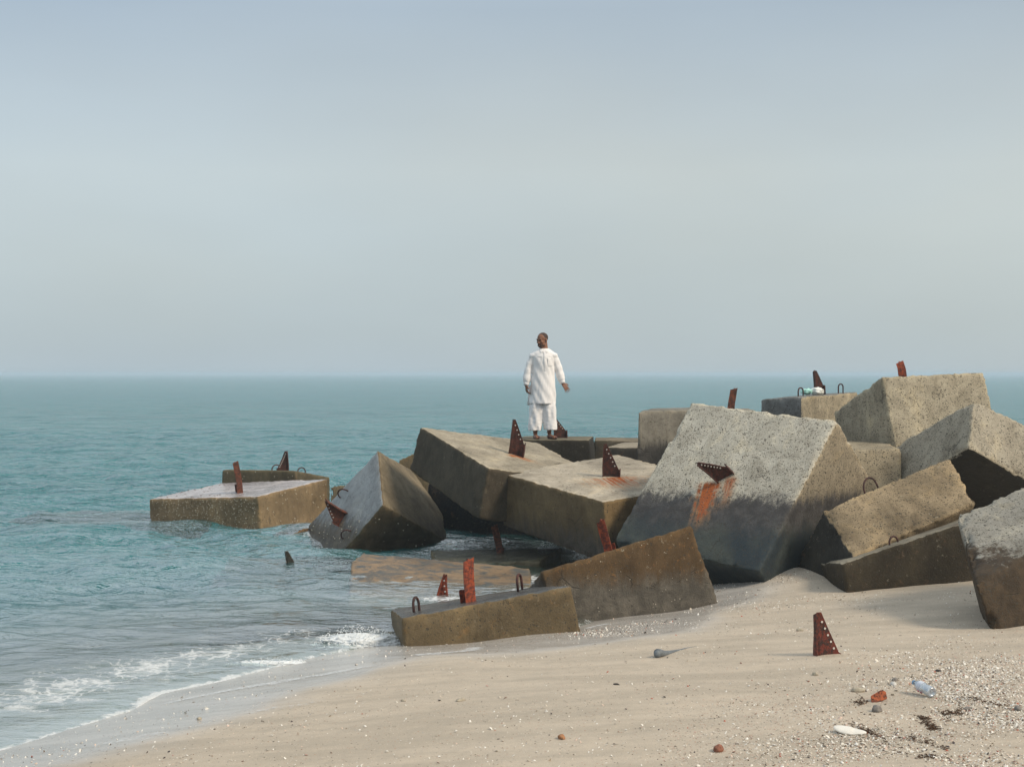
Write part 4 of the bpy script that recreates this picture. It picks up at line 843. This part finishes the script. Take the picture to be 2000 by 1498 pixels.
# ------------------------------------------------------------------ things lying about
def lumpy(name, x, y, r, mat, seed, label, cat, group=None, z=None, rot=0, amp=.25, sink=.25):
    bm = bmesh.new(); bmesh.ops.create_icosphere(bm, subdivisions=3, radius=1)
    for v in bm.verts:
        p = v.co.copy(); k = 1 + amp * noise.noise(p * 1.3 + Vector((seed, 0, 0))) + amp * .4 * noise.noise(p * 3.5 + Vector((0, seed, 0)))
        v.co = Vector((p.x * r[0], p.y * r[1], p.z * r[2])) * k
    o = link(name, bm_mesh(bm), mat, None, (x, y, (gz(x, y) if z is None else z) + r[2] * (1 - sink * 2))); o.rotation_euler.z = rot
    tag(o, label, cat, group); return o
STN = plain('pale_stone', (.48, .42, .32), .85, .35, 60); STG = plain('grey_stone', (.22, .20, .18), .8, .3, 60); STO = plain('orange_stone', (.42, .20, .09), .8, .45, 60); STR = plain('red_brown_stone', (.30, .12, .07), .8, .5, 60); STD = plain('dark_stone', (.05, .04, .035), .7, .3)
PS = {'redstone': (1.123, 7.636), 'orangestone': (0.283, 8.025), 'palestone': (2.225, 9.042), 'flatstone': (-0.336, 9.236), 'bracketstone': (2.09, 9.696), 'ridgestone': (2.427, 11.864), 'greystone': (2.56, 9.403), 'whitestone': (2.508, 9.247), 'darkstick': (0.706, 9.508), 'brownstone': (2.732, 8.433), 'leftstone': (-2.073, 9.322), 'blackstone': (2.962, 9.769), 'lumpstone': (2.184, 8.414), 'edgestone': (3.012, 8.375), 'tinystone': (-0.719, 9.322), 'bone': (1.896, 7.891), 'tile': (2.273, 8.697), 'bottle': (2.621, 8.76), 'hose0': (1.104, 10.679), 'hose1': (1.542, 11.294), 'weed1': (2.009, 7.908), 'weed2': (2.392, 8.092), 'weed3': (2.613, 8.328), 'weed4': (2.255, 7.63), 'weed5': (2.181, 7.352), 'weed6': (2.151, 8.688), 'weed7': (2.884, 8.612), 'float': (-0.871, 19.3)}
def at(k): return PS[k]
SG = 'stones lying on the beach'
def stone(k, r, mat, label, seed): x, y = at(k); lumpy('stone', x, y, r, mat, seed, label, 'stone', SG, rot=seed)
stone('redstone', (.034, .026, .024), STR, 'rough red brown stone on bare sand near the bottom edge', 1)
stone('orangestone', (.026, .020, .018), STO, 'small orange stone alone on the open middle sand', 2)
stone('palestone', (.046, .030, .018), STN, 'flat oval cream stone left of the rusty tile fragment', 3)
stone('flatstone', (.038, .022, .012), STN, 'flat pale stone below the foremost long block', 4)
stone('bracketstone', (.026, .018, .015), STN, 'pale knobbly stone just below the lone steel stub', 5)
stone('ridgestone', (.030, .018, .016), STN, 'rounded pale stone on the sand ridge left of the lone steel stub', 6)
stone('greystone', (.024, .018, .014), STG, 'grey stone touching a white one above the cream oval stone', 7)
stone('whitestone', (.026, .020, .016), plain('white_stone', (.62, .60, .56), .7), 'white rounded stone directly under a grey one', 8)
stone('darkstick', (.024, .008, .008), STD, 'thin dark chip on the sand below the half buried hose', 9)
stone('brownstone', (.034, .018, .010), STG, 'flat brown grey stone right of the bottle among shells', 10)
stone('leftstone', (.022, .016, .010), STN, 'little pale stone on the wet sand at the lower left', 11)
stone('blackstone', (.024, .014, .010), STD, 'black flat stone above the plastic bottle', 12)
stone('lumpstone', (.032, .028, .026), STG, 'dark lumpy stone just below the rusty tile fragment', 13)
stone('edgestone', (.030, .022, .018), STG, 'grey stone at the far right edge of the shell bed', 14)
stone('tinystone', (.018, .014, .010), STN, 'small buff stone below the foremost block and left of the flat pale one', 15)

# cuttlebone
x, y = at('bone'); bm = bmesh.new(); ellipsoid(bm, (0, 0, 0), (.092, .036, .017), seg=32)
for v in bm.verts:
    v.co.y *= 1 - .25 * (v.co.x / .092); v.co.z += .010 * (v.co.x / .092) ** 2
    if v.co.z > .004 and v.co.x > .01: v.co.z -= .006
bone = link('cuttlebone', bm_mesh(bm), plain('chalk_white', (.80, .77, .70), .6, .08, 30), None, (x, y, gz(x, y) + .015)); bone.rotation_euler = (.30, .05, -.38)
tag(bone, 'long white cuttlebone lying on the shelly sand at lower right', 'cuttlebone')

# rusty perforated tile fragment
x, y = at('tile'); bm = bmesh.new(); pr = [(-.055, -.02), (.05, .0), (.056, .045), (.03, .06), (-.045, .035)]
for s in (0, 1): pass
A = [bm.verts.new((px, 0.0, pz)) for px, pz in pr]; B = [bm.verts.new((px * .98, .014, pz * .98)) for px, pz in pr]
bm.faces.new(A); bm.faces.new(B[::-1])
for i in range(5): j = (i + 1) % 5; bm.faces.new((A[j], A[i], B[i], B[j]))
bmesh.ops.recalc_face_normals(bm, faces=bm.faces[:]); bmesh.ops.bevel(bm, geom=bm.edges[:], offset=.002, segments=1, affect='EDGES')
tile = link('rusty_fragment', bm_mesh(bm, smooth=False), rust('orange_rust_plate', (.42, .10, .03), (.10, .03, .015)), None, (x, y, gz(x, y) + .012)); tile.rotation_euler = (-.55, -.15, .12)
tag(tile, 'orange rusty plate fragment propped on the shelly sand', 'scrap metal')
bm = bmesh.new()
for k in range(6):
    q = bmesh.ops.create_cone(bm, cap_ends=True, segments=6, radius1=.0035, radius2=.0035, depth=.004)
    for v in q['verts']: v.co = Vector((v.co.x - .04 + .016 * k, v.co.z - .001, v.co.y + .012 + .006 * k + (.014 if k % 2 else 0)))
pt = link('rust_pits', bm_mesh(bm), RUST_D, tile); pt['kind'] = 'stuff'

# clear plastic bottle
x, y = at('bottle'); prof = [(0, .022), (.012, .022), (.018, .012), (.028, .004), (.032, .012), (.032, .06), (.029, .075), (.032, .09), (.032, .14), (.026, .165), (.015, .185), (.013, .20)]
def lathe(prof, n=24):
    bm = bmesh.new(); rings = []
    for r, z in prof: rings.append([bm.verts.new((r * math.cos(a), r * math.sin(a), z)) for a in [2 * math.pi * k / n for k in range(n)]] if r > 0 else None)
    for i in range(1, len(prof) - 1):
        a, b = rings[i], rings[i + 1]
        for k in range(n): bm.faces.new((a[k], a[(k + 1) % n], b[(k + 1) % n], b[k]))
    return bm
g = G('clear_plastic'); tb = g.n('ShaderNodeBsdfTransparent', {'Color': (.86, .90, .93)}).outputs[0]; gb = g.n('ShaderNodeBsdfGlossy', {'Color': (.9, .95, 1), 'Roughness': .12}).outputs[0]
db = g.n('ShaderNodeBsdfDiffuse', {'Color': (.66, .71, .75)}).outputs[0]; lw = g.n('ShaderNodeLayerWeight', {'Blend': .45}).outputs['Facing']
g.t.links.new(g.n('ShaderNodeMixShader', {0: g.math('ADD', .18, g.math('MULTIPLY', lw, .5)), 1: g.n('ShaderNodeMixShader', {0: .35, 1: tb, 2: db}).outputs[0], 2: gb}).outputs[0], g.o.inputs['Surface'])
bot = link('plastic_bottle', bm_mesh(lathe(prof)), g.m, None, (x, y, gz(x, y) + .034)); bot.rotation_euler = (math.radians(-84), 0, math.radians(18))
tag(bot, 'clear bluish plastic bottle lying base towards us among the shells', 'bottle')
link('bottle_label', bm_mesh(lathe([(0, 0), (.0328, .095), (.0328, .137), (.0328, .138)])), plain('printed_film', (.62, .66, .74), .4, .1), bot)
bm = bmesh.new(); 
for a0, z0 in ((1.9, .108), (2.3, .120), (1.6, .118)): ellipsoid(bm, (.0325 * math.cos(a0), .0325 * math.sin(a0), z0), (.008, .008, .008), seg=8)
link('label_print', bm_mesh(bm), plain('pink_print', (.65, .16, .22), .5), bot)
link('bottle_cap', bm_mesh(lathe([(0, 0), (.0155, .192), (.0155, .207), (.002, .208)])), plain('cap_blue', (.20, .38, .60), .4), bot)

# half buried grey hose
pts = []
for k in range(26):
    t = k / 25; ax, ay = at('hose0'); bx, by = at('hose1'); xx = ax + (bx - ax) * t; yy = ay + (by - ay) * t + .05 * math.sin(t * 3.0)
    pts.append((xx, yy, gz(xx, yy) + .030 * math.exp(-(t / .10) ** 2) + .006 - .016 * t))
bm = bmesh.new(); tube_bm(bm, pts, [.024 * math.exp(-(k / 25 / .30) ** 2) + .008 for k in range(26)], 10); ellipsoid(bm, (pts[0][0], pts[0][1], pts[0][2] - .01), (.028, .028, .030), seg=16)
ho = link('hose', bm_mesh(bm), plain('slate_grey_rubber', (.155, .175, .19), .55, .3, 25)); tag(ho, 'slate grey hose end half buried in the open sand', 'hose')

# white and green float caught between the blocks
x, y = at('float'); 
bm = bmesh.new(); ellipsoid(bm, (0, 0, 0), (.075, .05, .055), Matrix.Rotation(-.5, 3, 'Y'), 24); fl = link('fishing_float', bm_mesh(bm), plain('float_white', (.80, .80, .72), .35, .06), None, (x, y, .02))
tag(fl, 'white and green plastic float bobbing at the foot of the tipped block', 'float')
bm = bmesh.new(); tube_bm(bm, [(.05, -.01, .03), (.075, -.012, .0), (.13, -.01, -.02)], [.012, .012, .008], 8); link('green_line', bm_mesh(bm), plain('green_plastic', (.02, .30, .06), .4), fl)

# crumpled plastic bag on the rear block
def bag(name, c, r, seed, mat, parent=None):
    bm = bmesh.new(); bmesh.ops.create_icosphere(bm, subdivisions=4, radius=1)
    for v in bm.verts:
        p = v.co.copy(); k = 1 + .35 * noise.noise(p * 2 + Vector((seed, 0, 0))) + .18 * abs(noise.noise(p * 5 + Vector((0, seed, 0))))
        v.co = Vector((p.x * r[0], p.y * r[1], p.z * r[2])) * k
        if parent is not None: v.co += Vector(c) 
    return link(name, bm_mesh(bm), mat, parent, c if parent is None else None)
bg_ = bag('plastic_bag', (4.36, 20.15, 2.15), (.10, .08, .05), 3, plain('white_film', (.78, .80, .76), .45, .1)); tag(bg_, 'crumpled white and mint plastic bag on top of the rear block', 'plastic bag')
bag('mint_fold', (-.13, .0, -.005), (.085, .07, .042), 8, plain('mint_film', (.42, .74, .66), .45, .1), bg_)

# seaweed clots
bm = bmesh.new(); rs = random.Random(5)
for k in ('weed1', 'weed1', 'weed2', 'weed2', 'weed2', 'weed3', 'weed3', 'weed4', 'weed5', 'weed6', 'weed7'):
    cx_, cy_ = at(k)
    for _ in range(70):
        q = rs.gauss(0, .07); px = cx_ + q * math.cos(cx_ * 40) + rs.gauss(0, .018); py = cy_ + q * math.sin(cx_ * 40) * 1.3 + rs.gauss(0, .025) + .05 * math.sin(q * 30); a = rs.random() * 6.28; l = rs.uniform(.006, .024); z = gz(px, py) + rs.uniform(.001, .008)
        tube_bm(bm, [(px, py, z), (px + math.cos(a) * l, py + math.sin(a) * l, z + rs.uniform(0, .004))], .0022, 3, False)
tag(link('seaweed', bm_mesh(bm), plain('dry_weed', (.10, .050, .022), .9, .4)), 'brown clots of dried seaweed among the shells', kind='stuff')

# shell beds: thousands of chips, plus the larger pieces one by one
SHC = G('shell_pieces'); at_ = SHC.n('ShaderNodeAttribute', attribute_name='tone').outputs['Color']; SHC.pbr(at_, .55, **{'Specular IOR Level': .4})
def density(x, y):
    d, p = shore_dist(x, y); b = .055 + .0 * d
    b = b + 1.5 * np.exp(-((x - 3.0 - (y - 8.8) * .22) / .62) ** 2) * np.exp(-((y - 9.0) / 1.5) ** 2) + .25 * np.clip(x - .8, 0, 1) * (y < 9.5)
    b = b + .9 * np.exp(-((x - 2.3) / .9) ** 2) * np.exp(-((y - 8.0) / .55) ** 2)
    b = b + .55 * np.exp(-((d - .60) / .30) ** 2) * (p > 15) * (p < 20.5)
    b = b + .75 * np.exp(-((x - 2.9) / .55) ** 2 - ((y - 14.7) / .5) ** 2) + .35 * np.exp(-((y - 13.8 + .1 * x) / .35) ** 2) * (x > 1.8) + .25 * np.exp(-((x - 2.0) / .9) ** 2 - ((y - 12.4) / .8) ** 2) + .3 * np.exp(-((x - 4.4) / .8) ** 2 - ((y - 10.6) / .8) ** 2)
    return b * (.12 + 2.4 * np.clip(vnoise(x, y, 2.1, 33, 4) - .30, 0, 1)) ** 1.3 * np.where(d < .15, 0, 1)
NCH = 900000; rs = np.random.RandomState(11)
yy = 6.6 + 9.4 * rs.rand(NCH) ** 1.25; xx = -.42 * yy + 1.0 * rs.rand(NCH) * yy * .90
keep = rs.rand(NCH) < np.clip(density(xx, yy), 0, 1.6) * .62; xx = xx[keep]; yy = yy[keep]; n = len(xx)
zz = ground_z(xx, yy); sz = .0020 + .0078 * rs.rand(n) ** 3.6; sz *= np.where(rs.rand(n) < .04, 1.7, 1)
k6 = 5; ang = np.arange(k6) * 2 * np.pi / k6; rad = sz[:, None] * (.6 + .6 * rs.rand(n, k6)); a0 = rs.rand(n, 1) * 6.28; el = .55 + .45 * rs.rand(n, 1)
lx = rad * np.cos(ang); ly = rad * np.sin(ang) * el; tiltx = rs.normal(0, .45, (n, 1)); tilty = rs.normal(0, .45, (n, 1))
vx = xx[:, None] + lx * np.cos(a0) - ly * np.sin(a0); vy = yy[:, None] + lx * np.sin(a0) + ly * np.cos(a0); vz = zz[:, None] + lx * tiltx + ly * tilty + sz[:, None] * .30
top = np.stack([xx, yy, zz + sz * (.45 + .35 * rs.rand(n))], 1)
V = np.concatenate([np.stack([vx, vy, vz], -1), top[:, None, :]], 1).reshape(-1, 3); b0 = (np.arange(n) * (k6 + 1))[:, None]
F = np.stack([np.stack([b0[:, 0] + i, b0[:, 0] + (i + 1) % k6, b0[:, 0] + k6], 1) for i in range(k6)], 1).reshape(-1, 3)
pal = np.array([(.80, .77, .70), (.72, .67, .58), (.60, .52, .42), (.66, .50, .40), (.30, .20, .14), (.06, .045, .04), (.42, .10, .05), (.40, .38, .36)]); pw = np.array([.34, .24, .15, .07, .07, .07, .025, .035]); pw /= pw.sum()
tc_ = pal[rs.choice(len(pal), n, p=pw)]
me = raw_mesh(V, F, 'shell', False); ca = me.attributes.new('tone', 'FLOAT_COLOR', 'POINT'); ca.data.foreach_set('color', np.repeat(np.concatenate([tc_, np.ones((n, 1))], 1), k6 + 1, 0).astype(np.float32).ravel())
tag(link('shell_grit', me, SHC.m), 'broken shell and grit scattered over the sand', kind='stuff')
# larger shells
shm = [plain('shell_white', (.80, .77, .70), .5, .15, 50), plain('shell_cream', (.68, .60, .48), .55, .25, 50), plain('shell_pink', (.62, .34, .28), .55, .3, 50), plain('shell_brown', (.22, .10, .06), .6, .3, 50), plain('shell_dark', (.05, .035, .03), .5, .3, 50)]
def shell_me(seed):
    bm = bmesh.new(); rings = []; rr2 = random.Random(seed)
    for i in range(5):
        t = i / 4; row = []
        for k in range(13):
            a = -1.25 + 2.5 * k / 12; rr_ = t * (1 + .04 * math.sin(k * 2.1 + seed)); row.append(bm.verts.new((rr_ * math.cos(a), rr_ * math.sin(a) * .9, .38 * math.sin(math.pi * min(1, t * .55 + .35)) * (1 - .25 * abs(a)) - .12 + .015 * (k % 2))))
        rings.append(row)
    for a, b in zip(rings, rings[1:]):
        for k in range(12):
            try: bm.faces.new((a[k], a[k + 1], b[k + 1], b[k]))
            except Exception: pass
    bmesh.ops.remove_doubles(bm, verts=bm.verts[:], dist=1e-4)
    bmesh.ops.solidify(bm, geom=bm.faces[:], thickness=.06); return bm_mesh(bm)
bases = []
for s in range(5):
    q = shell_me(s)
    q.materials.append(shm[s]); bases.append(q)
rs2 = np.random.RandomState(21); placed = 0
while placed < 240:
    y = 6.7 + 5.0 * rs2.rand() ** 1.1; x = (-.30 + .68 * rs2.rand()) * y
    if rs2.rand() > density(np.array([x]), np.array([y]))[0] * .8 + .02: continue
    if shore_dist(np.array([x]), np.array([y]))[0][0] < .3: continue
    kind_ = rs2.choice(5, p=[.42, .26, .12, .12, .08]); me = bases[kind_]
    o = bpy.data.objects.new('shell', me); COL.objects.link(o); s = rs2.uniform(.008, .017); o.scale = (s, s * rs2.uniform(.7, 1.1), s * rs2.uniform(.7, 1.1)); o.location = (x, y, gz(x, y) + s * .12)
    o.rotation_euler = (rs2.normal(0, .35), rs2.normal(0, .35), rs2.rand() * 6.28); tag(o, ('white', 'cream', 'pink', 'brown', 'dark')[kind_] + ' shell fragment lying loose on the sand', 'shell', 'shell fragments strewn over the beach'); placed += 1

# ------------------------------------------------------------------ sea mist
bm = bmesh.new(); bmesh.ops.create_cube(bm, size=1)
for v in bm.verts: v.co = Vector((v.co.x * 7000, v.co.y * 7000, -4.5 if v.co.z < 0 else 3.35))
g = G('sea_mist'); pv = g.n('ShaderNodeVolumePrincipled', {'Color': (.63, .745, .85), 'Density': .0011}); pv.inputs['Anisotropy'].default_value = 0.0
g.t.links.new(pv.outputs[0], g.o.inputs['Volume'])
hz = link('haze', bm_mesh(bm, smooth=False), g.m); hz['kind'] = 'stuff'
